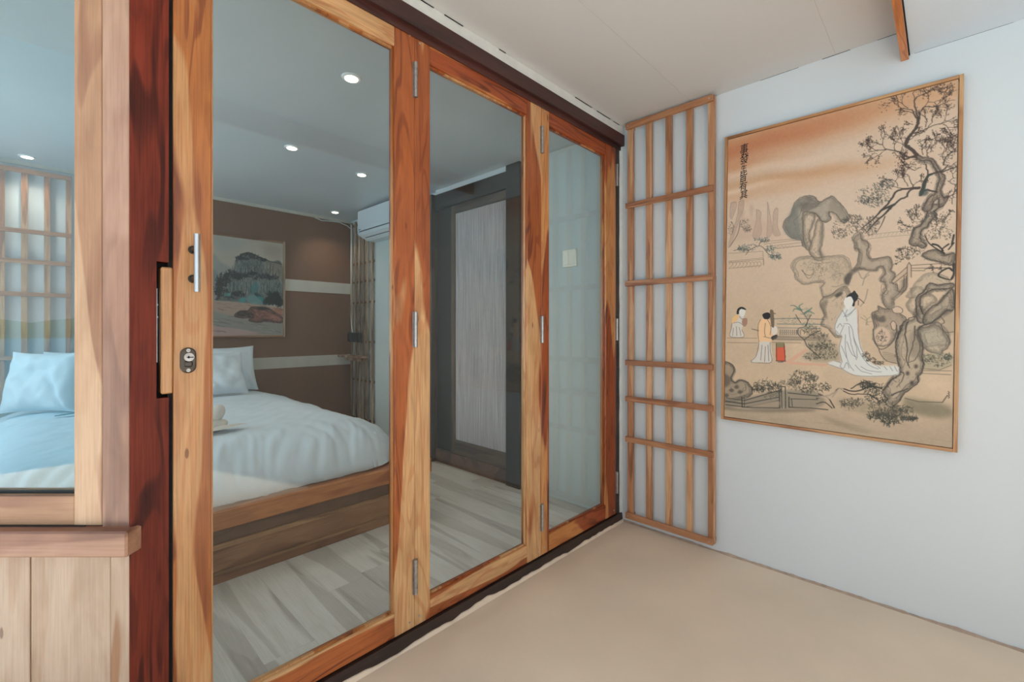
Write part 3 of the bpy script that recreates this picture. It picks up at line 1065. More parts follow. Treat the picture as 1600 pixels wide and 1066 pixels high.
# ------------------------------------------------------------------ bed
bed = empty('bed', (-0.9, -1.65, 0))
tag(bed, 'low wooden platform bed with stepped panelled foot end', 'bed')
BY0, BY1, BX = -2.66, -0.672, -0.90
box('foot_rail', (BX - 0.10, BX, BY0, BY1, 0.232, 0.318), M['bed_top'], bed, bev=0.006)
box('foot_recess', (BX - 0.10, BX - 0.022, BY0 + 0.02, BY1 - 0.02, 0.171, 0.232), M['bed_dark'], bed)
box('foot_strip', (BX - 0.10, BX - 0.010, BY0 + 0.02, BY1 - 0.015, 0.149, 0.171), M['bed_strip'], bed, bev=0.002)
box('foot_panel', (BX - 0.10, BX - 0.018, BY0 + 0.02, BY1 - 0.02, 0.052, 0.149), M['bed_panel'], bed)
box('foot_strip', (BX - 0.10, BX - 0.012, BY0 + 0.02, BY1 - 0.018, 0.040, 0.052), M['bed_strip'], bed)
box('plinth', (BX - 0.10, BX - 0.015, BY0 + 0.02, BY1 - 0.02, 0.001, 0.040), M['bed_panel'], bed)
box('side_rail', (-3.24, BX - 0.10, BY1 - 0.09, BY1, 0.232, 0.318), M['bed_top'], bed, bev=0.004)
box('side_rail', (-3.24, BX - 0.10, BY0, BY0 + 0.09, 0.232, 0.318), M['bed_top'], bed, bev=0.004)
box('side_panel', (-3.24, BX - 0.10, BY1 - 0.07, BY1 - 0.02, 0.001, 0.232), M['bed_panel'], bed)
box('side_panel', (-3.24, BX - 0.10, BY0 + 0.02, BY0 + 0.07, 0.001, 0.232), M['bed_panel'], bed)
box('slat_base', (-3.24, BX - 0.10, BY0 + 0.09, BY1 - 0.09, 0.20, 0.25), M['bed_panel'], bed)
MX0, MX1, MY0, MY1 = -3.20, -1.06, -2.56, -0.90
mt = MB().box(MX0, MX1, MY0, MY1, 0.252, 0.49, bev=0.04).build('mattress', M['linen'], bed)


# duvet: draped sheet with creases
def duvet():
    nx, ny = 210, 190
    x0, x1 = -3.08, -0.93
    y0, y1 = -2.62, -0.73
    vs = []
    for i in range(nx + 1):
        for j in range(ny + 1):
            s = i / nx
            t_ = j / ny
            x = x0 + (x1 - x0) * s
            y = y0 + (y1 - y0) * t_
            ef = x1 - x
            er = y1 - y
            el = y - y0
            def fall(d, wdt):
                d = max(0.0, min(1.0, d / wdt))
                return math.sqrt(max(0.0, 1 - (1 - d) ** 2))
            a_ = min(1, ef / 0.44)
            b_ = min(1, er / 0.40)
            c_ = min(1, el / 0.30)
            m_ = min(b_, c_)
            q_ = math.hypot(1 - a_, 1 - m_)
            if q_ > 1:
                a_, m_ = 1 - (1 - a_) / q_, 1 - (1 - m_) / q_
                x = x1 - a_ * 0.44 if ef < 0.44 else x
                if er < 0.40 and b_ <= c_:
                    y = y1 - m_ * 0.40
                elif el < 0.30:
                    y = y0 + m_ * 0.30
                ef, er, el = x1 - x, y1 - y, y - y0
                q_ = 1
            body = math.sqrt(max(0.0, 1 - q_ ** 2.2))
            zb = 0.330
            z = zb + (0.562 - zb) * body
            # head side fold, slightly higher and softer
            z += 0.012 * math.exp(-((x + 2.72) / 0.07) ** 2) - 0.010 * math.exp(-((x + 2.60) / 0.03) ** 2) * (0.6 + 0.4 * mnoise.noise(Vector((0, y * 3, 0))))
            edge = 1 - min(1, ef / 0.38)
            edr = 1 - min(1, er / 0.36)
            wr_ = 0.0
            wr_ += 0.010 * mnoise.noise(Vector((x * 2.2, y * 2.0, 0.3)))
            wr_ += 0.004 * mnoise.noise(Vector((x * 6, y * 5, 1.3)))
            # creases pulled from the foot edge, oblique
            q = y * 11 + x * 3.5 + 1.5 * mnoise.noise(Vector((x * 2, y * 2, 5)))
            wr_ += 0.042 * max(0, edge) ** 0.8 * (abs(mnoise.noise(Vector((q, x * 2.6, 2.0)))) - 0.2)
            q2 = y * 30 + x * 9 + 2.0 * mnoise.noise(Vector((x * 3, y * 3, 7)))
            wr_ += 0.016 * max(0, edge) * mnoise.noise(Vector((q2, x * 4, 4.0)))
            q3 = x * 12 + y * 6
            wr_ += 0.030 * max(0, edr) * (abs(mnoise.noise(Vector((q3, y * 3, 9.0)))) - 0.2)
            wr_ += 0.0035 * mnoise.noise(Vector((x * 14 + y * 6, y * 12, 3)))
            z += wr_ * (0.35 + 0.65 * min(1, body * 2))
            dx = 0.020 * edge * mnoise.noise(Vector((y * 9, 1.1, 0)))
            vs.append((x + dx, y + 0.015 * edr * mnoise.noise(Vector((x * 8, 4.1, 0))), max(z, 0.322)))
    fs = []
    for i in range(nx):
        for j in range(ny):
            a = i * (ny + 1) + j
            fs.append((a, a + ny + 1, a + ny + 2, a + 1))
    mb = MB()
    mb._add(vs, fs, smooth=True)
    # short hem turned under
    rim = [i * (ny + 1) for i in range(nx + 1)] + [nx * (ny + 1) + j for j in range(1, ny + 1)] + [i * (ny + 1) + ny for i in range(nx - 1, -1, -1)]
    base = len(mb.v)
    for r_ in rim:
        p = mb.v[r_]
        mb.v.append((p[0] - (0.03 if p[0] > -1.3 else 0), p[1], 0.3195))
    for k_ in range(len(rim) - 1):
        mb.f.append([rim[k_], base + k_, base + k_ + 1, rim[k_ + 1]])
        mb.sm.append(True)
        mb.mi.append(0)
    return mb


dv = duvet().build('duvet', M['linen'])
tag(dv, 'white creased duvet spread over the platform bed', 'duvet')
recentre(dv, (-2.0, -1.65, 0.32))


def pillow(name, w_, h_, th_, loc, lean, yaw, roll, label, seed=0, group='pillows'):
    nx = ny = 34
    mb = MB()
    rot = Matrix.Rotation(math.radians(yaw), 3, 'Z') @ Matrix.Rotation(math.radians(lean), 3, 'Y') @ Matrix.Rotation(math.radians(roll), 3, 'X')
    for side in (1, -1):
        vs, fs = [], []
        for i in range(nx + 1):
            for j in range(ny + 1):
                a = -1 + 2 * i / nx
                b = -1 + 2 * j / ny
                # local: y across, z up, x thickness
                sq = 1 - 0.07 * (1 - b * b) * abs(a) ** 3
                sp = 1 - 0.08 * (1 - a * a) * abs(b) ** 3
                yy_ = a * w_ / 2 * sq
                zz_ = b * h_ / 2 * sp
                t_ = (max(0, 1 - a ** 4) ** 0.6) * (max(0, 1 - b ** 4) ** 0.6) * th_ / 2
                t_ *= 1 + 0.15 * b * -1
                nz_ = 0.022 * mnoise.noise(Vector((a * 2.2 + seed, b * 2.2, side))) + 0.008 * mnoise.noise(Vector((a * 5 + seed, b * 4, side * 2 + 5)))
                crease = 0.016 * math.exp(-((a * 0.6 + b * 0.5 - 0.25 * math.sin(3 * a + seed)) / 0.08) ** 2)
                xx_ = side * (t_ + (nz_ - crease) * min(1, t_ * 30))
                p = rot @ Vector((xx_, yy_, zz_))
                vs.append(p)
        for i in range(nx):
            for j in range(ny):
                q = i * (ny + 1) + j
                f = (q, q + ny + 1, q + ny + 2, q + 1)
                fs.append(f if side > 0 else f[::-1])
        mb._add(vs, fs, smooth=True)
    o = mb.build(name, M['pillow'])
    o.location = loc
    tag(o, label, 'pillow', group=group)
    return o


# yaw 0: faces +x (towards the doors); lean tips the top back to the wall
pillow('pillow', 0.52, 0.40, 0.14, (-3.06, -1.25, 0.762), -16, 4, 0, 'white pillow propped on the brown wall, right edge clear of the others', 1.0)
pillow('pillow', 0.52, 0.36, 0.14, (-2.80, -1.40, 0.748), -22, 8, 0, 'white pillow in front, just left of the one with a clear right edge', 4.0)
pillow('pillow', 0.40, 0.39, 0.15, (-2.78, -2.305, 0.768), -14, -36, 0, 'front white pillow seen through the left window, against the lattice', 7.0)
pillow('pillow', 0.50, 0.38, 0.14, (-3.07, -2.06, 0.760), -12, -6, 0, 'white pillow behind the front one, half hidden by the window frame', 9.0)

# folded towel with rolled head on the duvet
tw = MB()
c = Vector((-1.42, -1.72, 0.575))
tw.ellipsoid(c + Vector((0, 0.02, 0.025)), (0.055, 0.085, 0.030), rot=Matrix.Rotation(0.5, 3, 'Z'))
tw.ellipsoid(c + Vector((0.0, 0.045, 0.085)), (0.030, 0.034, 0.046), rot=Matrix.Rotation(-0.4, 3, 'X'))
tw.ellipsoid(c + Vector((0.0, -0.06, 0.02)), (0.075, 0.10, 0.026), rot=Matrix.Rotation(-0.5, 3, 'Z'))
vs, fs = [], []
nu, nv = 18, 8
for i in range(nu + 1):
    s = i / nu
    for j in range(nv + 1):
        t_ = (j / nv - 0.5)
        wdt = 0.13 * math.sin(PI * min(1, s * 0.9 + 0.1)) ** 0.8
        p = c + Vector((0.05 + t_ * wdt * 0.8 - 0.02 * s, -0.12 + 0.30 * s, 0.012 + 0.016 * math.cos(t_ * 6) * (1 - s) + 0.006))
        vs.append(p)
for i in range(nu):
    for j in range(nv):
        q = i * (nv + 1) + j
        fs.append((q, q + nv + 1, q + nv + 2, q + 1))
tw._add(vs, fs, smooth=True)
two = tw.build('towel', M['towel'])
tag(two, 'small beige towel rolled and folded on top of the duvet', 'towel')
recentre(two, c)
card = empty('greeting_card', (-2.60, -2.13, 0.577))
tag(card, 'small white card with grey writing on the bed before the pillows', 'card')
rotc = Matrix.Rotation(math.radians(38), 4, 'Y')
cm = MB().box(-0.045, 0.045, -0.06, 0.06, 0.0, 0.0015).build('card_sheet', M['card'])
cm.parent = card
cm.matrix_local = Matrix.Translation((0, 0.02, 0.04)) @ rotc
for k in range(3):
    q = MB().box(-0.02 + 0.013 * k, -0.0175 + 0.013 * k, -0.045, 0.035 - 0.012 * k, 0.0015, 0.002).build('writing_line', M['greyink'])
    q.parent = card
    q.matrix_local = Matrix.Translation((0, 0.02, 0.04)) @ rotc
lf = MB()
vs, fs = [], []
for i in range(11):
    s = i / 10
    wd = 0.020 * math.sin(PI * s) ** 0.7
    for t_ in (-1, 0, 1):
        vs.append((t_ * wd, -0.06 + 0.12 * s, 0.012 + 0.004 * abs(t_) + 0.012 * s * s))
for i in range(10):
    for j in range(2):
        q = i * 3 + j
        fs.append((q, q + 3, q + 4, q + 1))
lf._add(vs, fs, smooth=True)
lfo = lf.build('leaf', M['leaf'])
lfo.location = (-2.54, -2.20, 0.562)
tag(lfo, 'small dark green leaf lying beside the white card on the bed', 'leaf')


# ================================================================== paintings
class Canvas:
    def __init__(self, nx, ny, W, H, tomm):
        self.nx, self.ny = nx, ny
        self.a = np.zeros((ny, nx, 3))
        self.W, self.H = W, H
        self.s = nx / W           # samples per metre
        self.t = tomm             # photo-plane map -> (u,v) metres from the top left

    def P(self, pts):
        return [(lambda q: (q[0] * self.s, q[1] * self.s))(self.t(*p)) for p in pts]

    def smooth(self, pts, n=6, closed=False):
        P_ = pts
        m = len(P_)
        out_ = []
        rng = range(m if closed else m - 1)
        for i in rng:
            p0 = P_[(i - 1) % m] if closed or i > 0 else P_[i]
            p1 = P_[i]
            p2 = P_[(i + 1) % m]
            p3 = P_[(i + 2) % m] if closed or i + 2 < m else p2
            for k_ in range(n):
                t = k_ / n
                out_.append(tuple(0.5 * ((2 * p1[c]) + (-p0[c] + p2[c]) * t + (2 * p0[c] - 5 * p1[c] + 4 * p2[c] - p3[c]) * t * t + (-p0[c] + 3 * p1[c] - 3 * p2[c] + p3[c]) * t ** 3) for c in (0, 1)))
        if not closed:
            out_.append(P_[-1])
        return out_

    def blend(self, x0, y0, mask, col):
        h, w_ = mask.shape
        X0, Y0 = max(0, x0), max(0, y0)
        X1, Y1 = min(self.nx, x0 + w_), min(self.ny, y0 + h)
        if X1 <= X0 or Y1 <= Y0:
            return
        m_ = mask[Y0 - y0:Y1 - y0, X0 - x0:X1 - x0, None]
        reg = self.a[Y0:Y1, X0:X1]
        self.a[Y0:Y1, X0:X1] = reg * (1 - m_) + np.array(col) / 255.0 * m_

    def polymask(self, pts, soft):
        xs = [p[0] for p in pts]; ys = [p[1] for p in pts]
        pad = int(soft * 3 + 3)
        x0, y0 = int(min(xs)) - pad, int(min(ys)) - pad
        w_, h = int(max(xs)) + pad - x0 + 1, int(max(ys)) + pad - y0 + 1
        gx, gy = np.meshgrid(np.arange(w_) + x0 + 0.5, np.arange(h) + y0 + 0.5)
        ins = np.zeros((h, w_), bool)
        n = len(pts)
        for i in range(n):
            ax, ay = pts[i]; bx, by = pts[(i + 1) % n]
            if ay == by:
                continue
            c_ = ((ay > gy) != (by > gy)) & (gx < (bx - ax) * (gy - ay) / (by - ay) + ax)
            ins ^= c_
        m_ = ins.astype(float)
        r_ = max(1, int(round(soft)))
        if soft >= 0.8:
            for _ in range(3):
                for ax_ in (0, 1):
                    k_ = np.ones(2 * r_ + 1) / (2 * r_ + 1)
                    m_ = np.apply_along_axis(lambda v: np.convolve(v, k_, 'same'), ax_, m_)
        return x0, y0, m_

    def wash(self, pts, col, alpha=1.0, soft=1.0, closed=True, mottled=0.0, seed=0, raw=False):
        p = self.P(pts) if not raw else pts
        p = self.smooth(p, 6, True) if closed else p
        x0, y0, m_ = self.polymask(p, soft)
        if mottled:
            m_ = m_ * (1 - mottled + mottled * fnoise(m_.shape, 7, seed))
        self.blend(x0, y0, m_ * alpha, col)

    def stroke(self, pts, w0, col, w1=None, alpha=1.0, jit=0.0, sm=True, raw=False, rr=None):
        """widths in samples"""
        p = self.P(pts) if not raw else list(pts)
        if sm and len(p) > 2:
            p = self.smooth(p, 5)
        if jit:
            p = [(q[0] + (rr or RR).gauss(0, jit), q[1] + (rr or RR).gauss(0, jit)) for q in p]
        w1 = w0 if w1 is None else w1
        xs = [q[0] for q in p]; ys = [q[1] for q in p]
        pad = int(max(w0, w1) + 2)
        x0, y0 = int(min(xs)) - pad, int(min(ys)) - pad
        ww_, hh_ = int(max(xs)) + pad - x0 + 2, int(max(ys)) + pad - y0 + 2
        if x0 > self.nx or y0 > self.ny or x0 + ww_ < 0 or y0 + hh_ < 0:
            return
        m_ = np.zeros((hh_, ww_))
        n = len(p) - 1
        for i in range(n):
            ax, ay = p[i]; bx, by = p[i + 1]
            wd = w0 + (w1 - w0) * (i + 0.5) / n
            sx0 = max(0, int(min(ax, bx) - wd - 2 - x0)); sx1 = min(ww_, int(max(ax, bx) + wd + 3 - x0))
            sy0 = max(0, int(min(ay, by) - wd - 2 - y0)); sy1 = min(hh_, int(max(ay, by) + wd + 3 - y0))
            if sx1 <= sx0 or sy1 <= sy0:
                continue
            gx = np.arange(sx0, sx1)[None, :] + x0 + 0.5
            gy = np.arange(sy0, sy1)[:, None] + y0 + 0.5
            dx, dy = bx - ax, by - ay
            L2 = dx * dx + dy * dy + 1e-9
            t = np.clip(((gx - ax) * dx + (gy - ay) * dy) / L2, 0, 1)
            d = np.sqrt((gx - ax - t * dx) ** 2 + (gy - ay - t * dy) ** 2)
            mm_ = np.clip(wd / 2 + 0.5 - d, 0, 1)
            reg = m_[sy0:sy1, sx0:sx1]
            np.maximum(reg, mm_, out=reg)
        self.blend(x0, y0, m_ * alpha, col)


def fnoise(shape, cell, seed=0, octs=3):
    rs = np.random.RandomState(seed + 11)
    h, w_ = shape
    out_ = np.zeros(shape)
    amp = 1.0
    tot = 0
    for o in range(octs):
        c_ = max(1.0, cell / (2 ** o))
        gh, gw = int(h / c_) + 3, int(w_ / c_) + 3
        g_ = rs.rand(gh, gw)
        yy_ = np.arange(h) / c_; xx_ = np.arange(w_) / c_
        yi = yy_.astype(int); xi = xx_.astype(int)
        fy = (yy_ - yi)[:, None]; fx = (xx_ - xi)[None, :]
        fy = fy * fy * (3 - 2 * fy); fx = fx * fx * (3 - 2 * fx)
        a_ = g_[yi][:, xi]; b_ = g_[yi][:, xi + 1]; c2 = g_[yi + 1][:, xi]; d_ = g_[yi + 1][:, xi + 1]
        out_ += amp * (a_ * (1 - fx) * (1 - fy) + b_ * fx * (1 - fy) + c2 * (1 - fx) * fy + d_ * fx * fy)
        tot += amp
        amp *= 0.5
    return out_ / tot


RR = random.Random(12)
INK = (58, 48, 44)
GREY = (132, 120, 108)

# ---- picture plane of the big painting: measured corners of the photo, mapped to the canvas
FW = Vector((-0.6905245, 0.7233090, 0)); RT = Vector((0.7233090, 0.6905245, 0))
PW_, PH_ = 0.790, 1.335
PO = Vector((0.588 + 0.012, -0.032, 2.026 - 0.012))      # top-left corner of the canvas
PANG = math.radians(0.72)                        # hangs slightly tilted clockwise
PU = Vector((math.cos(PANG), 0, -math.sin(PANG)))
PV = Vector((-math.sin(PANG), 0, -math.cos(PANG)))


def pic_uv(px, py):
    r_ = FW + RT * ((px - 800) / 706.0) + Vector((0, 0, (515 - py) / 706.0))
    t = (PO.y - CAM.y) / r_.y
    p = CAM + r_ * t - PO
    return p.dot(PU), p.dot(PV)


def crop(x0, y0, s):
    return lambda L_: [(x0 + a / s, y0 + b / s) for a, b in L_]


A = crop(1120, 200, 4.844)
B = crop(1300, 120, 5.076)
C3 = crop(1120, 400, 3.807)
D4 = crop(1300, 320, 4.845)
E5 = crop(1280, 480, 4.635)
G = crop(1120, 100, 3.5525)
H = crop(1120, 400, 3.33)

cv = Canvas(430, 727, PW_, PH_, pic_uv)
vv, uu = np.meshgrid((np.arange(727) + .5) / 727, (np.arange(430) + .5) / 430, indexing='ij')
nz1 = fnoise((727, 430), 90, 1)
nzh = fnoise((727, 430), 40, 2)
pale = np.array([212, 186, 166]) / 255.
low = np.array([205, 178, 152]) / 255.
bot = np.array([182, 160, 138]) / 255.
org = np.array([198, 130, 90]) / 255.
k1 = np.clip((vv - 0.35) / 0.3, 0, 1)[..., None]
cv.a = pale * (1 - k1) + low * k1
k2 = (1 / (1 + np.exp(-(vv - 0.93) / 0.02)))[..., None]
cv.a = cv.a * (1 - k2) + bot * k2
vw = vv + 0.02 * (nz1 - 0.5)


def band(vc, sg, amp, col, ua=0, ub=1.2, usoft=0.1):
    m_ = amp * np.exp(-((vw - vc) / sg) ** 2) / (1 + np.exp(-(uu - ua) / usoft)) / (1 + np.exp((uu - ub) / usoft))
    cv.a = cv.a * (1 - m_[..., None]) + (np.array(col) / 255.) * m_[..., None]


band(0.02 + 0.0 * uu, 0.05, 0.85, (205, 160, 124), -1, 2)
band(0.045 - 0.02 * uu, 0.045, 0.95, (190, 120, 82), -1, 0.62, 0.12)
band(0.10, 0.03, 0.7, (200, 136, 96), -1, 0.28, 0.08)
band(0.165 + 0.035 * uu, 0.022, 0.65, (200, 150, 112), -1, 0.75, 0.1)
band(0.205 + 0.02 * uu, 0.022, 0.5, (205, 152, 114), -1, 0.45, 0.1)
band(0.165 + 0.02 * uu, 0.018, 0.45, (196, 144, 106), 0.22, 0.6, 0.05)
band(0.13, 0.012, 0.5, (226, 196, 172), -1, 0.5, 0.1)
band(0.185, 0.010, 0.6, (232, 206, 184), -1, 0.25, 0.06)
tex = fnoise((727, 430), 4, 5, 2) - 0.5
strk = fnoise((727 * 2, 430), 30, 8)[::2]
cv.a += (tex * 0.03)[..., None]
cv.a *= (1 + 0.10 * (nzh - 0.5) * np.clip((vv - 0.4) * 3, 0, 1))[..., None]

# far misty columns at the left
for pts in ([(110, 570), (150, 565), (135, 640), (110, 690), (102, 640)], [(170, 560), (205, 550), (200, 620), (170, 700), (140, 790), (100, 900), (90, 880), (130, 760), (158, 660)],
            [(300, 620), (335, 640), (330, 700), (340, 770), (320, 830), (275, 820), (300, 700)], [(385, 560), (400, 640), (410, 700), (420, 790), (380, 830), (385, 720)],
            [(430, 640), (460, 610), (460, 740), (480, 810), (430, 800)]):
    cv.wash(A(pts), (168, 138, 122), 0.55, 1.2, mottled=0.4)
    cv.stroke(A(pts + pts[:1]), 0.9, (130, 104, 92), alpha=0.6, jit=0.4)
for pts in ([(250, 590), (280, 600), (262, 680)], [(180, 620), (210, 640), (190, 700)]):
    cv.wash(A(pts), (185, 150, 135), 0.5, 2)
cv.wash(A([(150, 700), (350, 690), (480, 800), (400, 830), (200, 850), (100, 860)]), (190, 160, 142), 0.35, 5)

# terraces and balustrades at the left
for L_ in ([(90, 950), (350, 935), (355, 1040)], [(90, 1010), (350, 985)], [(360, 880), (640, 845)], [(350, 862), (600, 840)], [(460, 915), (660, 890)], [(380, 898), (650, 868)]):
    cv.stroke(A(L_), 1.0, (132, 110, 94), alpha=0.8, sm=False)
for k in range(9):
    cv.stroke(A([(95 + k * 27, 1035 - k * 2), (110 + k * 27, 1012), (122 + k * 27, 1035), (100 + k * 27, 1058)]), 0.9, (140, 112, 92), alpha=0.8)
for k in range(7):
    cv.stroke(A([(450 + k * 28, 915 - k * 3), (465 + k * 28, 895), (478 + k * 28, 912 - k * 3)]), 0.8, (140, 115, 98), alpha=0.8)
cv.stroke(C3([(70, 40), (280, 20), (280, 55)]), 1.0, (140, 112, 92), sm=False)
cv.stroke(C3([(70, 75), (262, 58)]), 1.0, (140, 112, 92), sm=False)


def twigs(cx, cy, r, ang, spread, n, col, trans, size=1.0, leafc=None, depth=3, w=1.4, leaves=True, asp=1.0, sc_=0.30, dec=(0.6, 0.85), nl_=3):
    """recursive branch with leaf dabs, drawn in crop coordinates"""
    def rec(x, y, a, L_, d, wd):
        x2 = x + math.cos(a) * L_ * 0.5
        y2 = y - math.sin(a) * L_ * 0.5 * asp
        a2 = a + RR.uniform(-0.5, 0.5)
        x3 = x2 + math.cos(a2) * L_ * 0.5
        y3 = y2 - math.sin(a2) * L_ * 0.5 * asp
        cv.stroke(trans([(x, y), (x2, y2), (x3, y3)]), wd, col, w1=max(0.6, wd * 0.6), alpha=0.9)
        if leaves and d <= 2:
            for _ in range(nl_):
                lx = RR.choice(((x2, y2), (x3, y3)))
                q = (lx[0] + RR.gauss(0, L_ * sc_), lx[1] + RR.gauss(0, L_ * sc_))
                b = RR.uniform(0, 2 * PI)
                s_ = size * RR.uniform(3.0, 6.5)
                cv.stroke(trans([q, (q[0] + math.cos(b) * s_, q[1] + math.sin(b) * s_)]), 1.2 * size ** 0.5, leafc or col, w1=0.8, alpha=0.92, sm=False)
        if d > 0:
            for _ in range(n):
                rec(x3, y3, a + RR.uniform(-spread, spread), L_ * RR.uniform(*dec), d - 1, wd * 0.75)
    rec(cx, cy, ang, r, depth, w)


def clump(pts, n, col, trans, ln=10, w=1.1, alpha=0.85, ang=None):
    """leaf dabs scattered inside ellipses (x, y, rx, ry)"""
    for (x, y, rx, ry) in pts:
        for _ in range(n):
            t = RR.uniform(0, 2 * PI)
            r_ = math.sqrt(RR.random())
            q = (x + rx * r_ * math.cos(t), y + ry * r_ * math.sin(t))
            b = RR.uniform(0, 2 * PI) if ang is None else RR.gauss(ang, 0.6)
            l_ = ln * RR.uniform(0.5, 1.2)
            cv.stroke(trans([q, (q[0] + math.cos(b) * l_, q[1] - math.sin(b) * l_)]), w, col, w1=w * 0.5, alpha=alpha, sm=False)


ROCKS = []


def rock(pts, trans, fill=(178, 158, 138), alpha=0.6, edge=INK, ew=1.5, inner=True, jit=0.5, shade=(120, 108, 96), sa=0.5, seed=1):
    P_ = trans(pts)
    cv.wash(P_, fill, alpha, 0.9, mottled=0.35, seed=seed)
    # dark shading hugging the outline: outline drawn wide and soft, then the ink
    q = cv.P(P_)
    q = cv.smooth(q, 5, True)
    cx = sum(a for a, b in q) / len(q); cy = sum(b for a, b in q) / len(q)
    inn = [(a + (cx - a) * 0.10, b + (cy - b) * 0.10) for a, b in q]
    cv.stroke(inn + inn[:1], 8, shade, alpha=sa * 0.45, sm=False, raw=True)
    inn = [(a + (cx - a) * 0.05, b + (cy - b) * 0.05) for a, b in q]
    cv.stroke(inn + inn[:1], 4, (92, 80, 70), alpha=sa * 0.55, sm=False, raw=True, jit=1.2)
    rr_ = random.Random(seed)
    x0_, x1_ = min(a for a, b in q), max(a for a, b in q)
    y0_, y1_ = min(b for a, b in q), max(b for a, b in q)

    def inside(px, py):
        c_ = False
        for i_ in range(len(q)):
            ax, ay = q[i_ - 1]; bx, by = q[i_]
            if (ay > py) != (by > py) and px < (bx - ax) * (py - ay) / (by - ay) + ax:
                c_ = not c_
        return c_
    npts = int(min(260, (x1_ - x0_) * (y1_ - y0_) * 0.045))
    for _ in range(npts):
        px, py = rr_.uniform(x0_, x1_), rr_.uniform(y0_, y1_)
        if not inside(px, py):
            continue
        # dry-brush marks, denser and darker towards the outline
        dmin = min((px - a) ** 2 + (py - b) ** 2 for a, b in q[::3]) ** 0.5
        if dmin > 9 and rr_.random() < 0.55:
            continue
        an = rr_.gauss(1.7, 0.7)
        l_ = rr_.uniform(2.5, 8)
        cb_ = rr_.choice((shade, shade, edge, (204, 188, 168)))
        cv.stroke([(px, py), (px + math.cos(an) * l_ * 0.5 + rr_.gauss(0, 0.8), py + math.sin(an) * l_ * 0.5), (px + math.cos(an) * l_, py + math.sin(an) * l_)], rr_.uniform(0.6, 1.3), cb_, w1=0.5, alpha=rr_.uniform(0.2, 0.55), raw=True)
    # inner worn contours
    for k_ in range(2 if inner else 0):
        f_ = 0.16 + 0.2 * k_
        st = rr_.randrange(len(q))
        seg = [q[(st + i_) % len(q)] for i_ in range(0, len(q) // 3, 3)]
        seg = [(a + (cx - a) * f_ + rr_.gauss(0, 1), b + (cy - b) * f_ + rr_.gauss(0, 1)) for a, b in seg]
        if len(seg) > 3:
            cv.stroke(seg, 1.1, edge, w1=0.5, alpha=0.55, raw=True)
    cv.stroke(q + q[:1], ew * 0.8, edge, alpha=0.85, sm=False, raw=True, jit=jit)


# big grotto rock in the middle
rock([(505, 760), (515, 700), (560, 660), (575, 600), (610, 545), (670, 515), (735, 520), (760, 550), (790, 560), (850, 525), (880, 520), (905, 545), (950, 590), (985, 640), (1000, 690), (960, 720), (900, 650), (850, 640), (860, 690), (830, 715), (790, 700), (760, 660), (720, 640), (680, 650), (655, 720), (660, 800), (690, 900), (650, 895), (635, 850), (560, 830)],
     A, fill=(150, 140, 128), alpha=0.8, edge=(64, 58, 54), ew=1.3, seed=3)
cv.wash(A([(510, 760), (575, 610), (640, 545), (620, 650), (635, 780), (640, 850), (570, 835)]), (112, 112, 108), 0.75, 1.5, mottled=0.3)
cv.wash(A([(640, 560), (700, 520), (750, 560), (790, 570), (740, 610), (650, 640), (625, 600)]), (92, 84, 78), 0.7, 1.2, mottled=0.6)
cv.wash(A([(860, 560), (905, 560), (970, 650), (960, 700), (900, 640), (850, 620)]), (150, 136, 120), 0.7, 1.5)
for pts, al in (([(650, 650), (720, 640), (740, 690), (700, 800), (720, 900), (690, 930), (660, 860)], 0.6), ([(760, 700), (800, 710), (805, 820), (780, 930), (800, 1000), (750, 1000), (700, 930), (740, 800)], 0.55)):
    rock(pts, A, fill=(190, 170, 150), alpha=0.6, edge=(100, 88, 78), ew=1.1, shade=(130, 118, 104), sa=al, seed=5)
cv.wash(A([(790, 720), (806, 800), (780, 900), (820, 980), (800, 1010), (770, 920)]), (128, 116, 102), 0.6, 1.5)
# lower mass of the grotto, pale worn rock
rock([(440, 60), (470, 15), (540, 0), (600, 10), (680, 0), (760, 0), (800, 60), (790, 160), (740, 220), (690, 240), (640, 250), (620, 190), (640, 160), (570, 160), (520, 170), (470, 140), (460, 100)],
     C3, fill=(186, 166, 144), alpha=0.55, edge=(108, 96, 84), ew=1.1, seed=8, sa=0.4)
cv.stroke(C3([(505, 85), (530, 110), (560, 115), (580, 90)]), 1.2, (110, 96, 86))
cv.stroke(C3([(510, 85), (545, 135), (580, 105)]), 1.0, (110, 96, 86))
clump([(610, 110, 40, 50), (560, 60, 60, 30), (650, 60, 50, 40)], 60, (112, 100, 88), C3, ln=9, w=0.9, alpha=0.6)
rock([(630, 250), (680, 230), (760, 180), (800, 250), (780, 400), (740, 480), (700, 480), (660, 430), (620, 410), (640, 350), (615, 290)], C3, fill=(190, 168, 148), alpha=0.5, edge=(88, 78, 68), ew=1.4, seed=9)
cv.wash(C3([(625, 280), (660, 260), (650, 320), (660, 380), (640, 350), (615, 300)]), (112, 102, 90), 0.6, 1.2)
cv.wash(C3([(705, 235), (745, 218), (742, 232), (712, 246)]), (70, 62, 56), 0.9, 0.8)

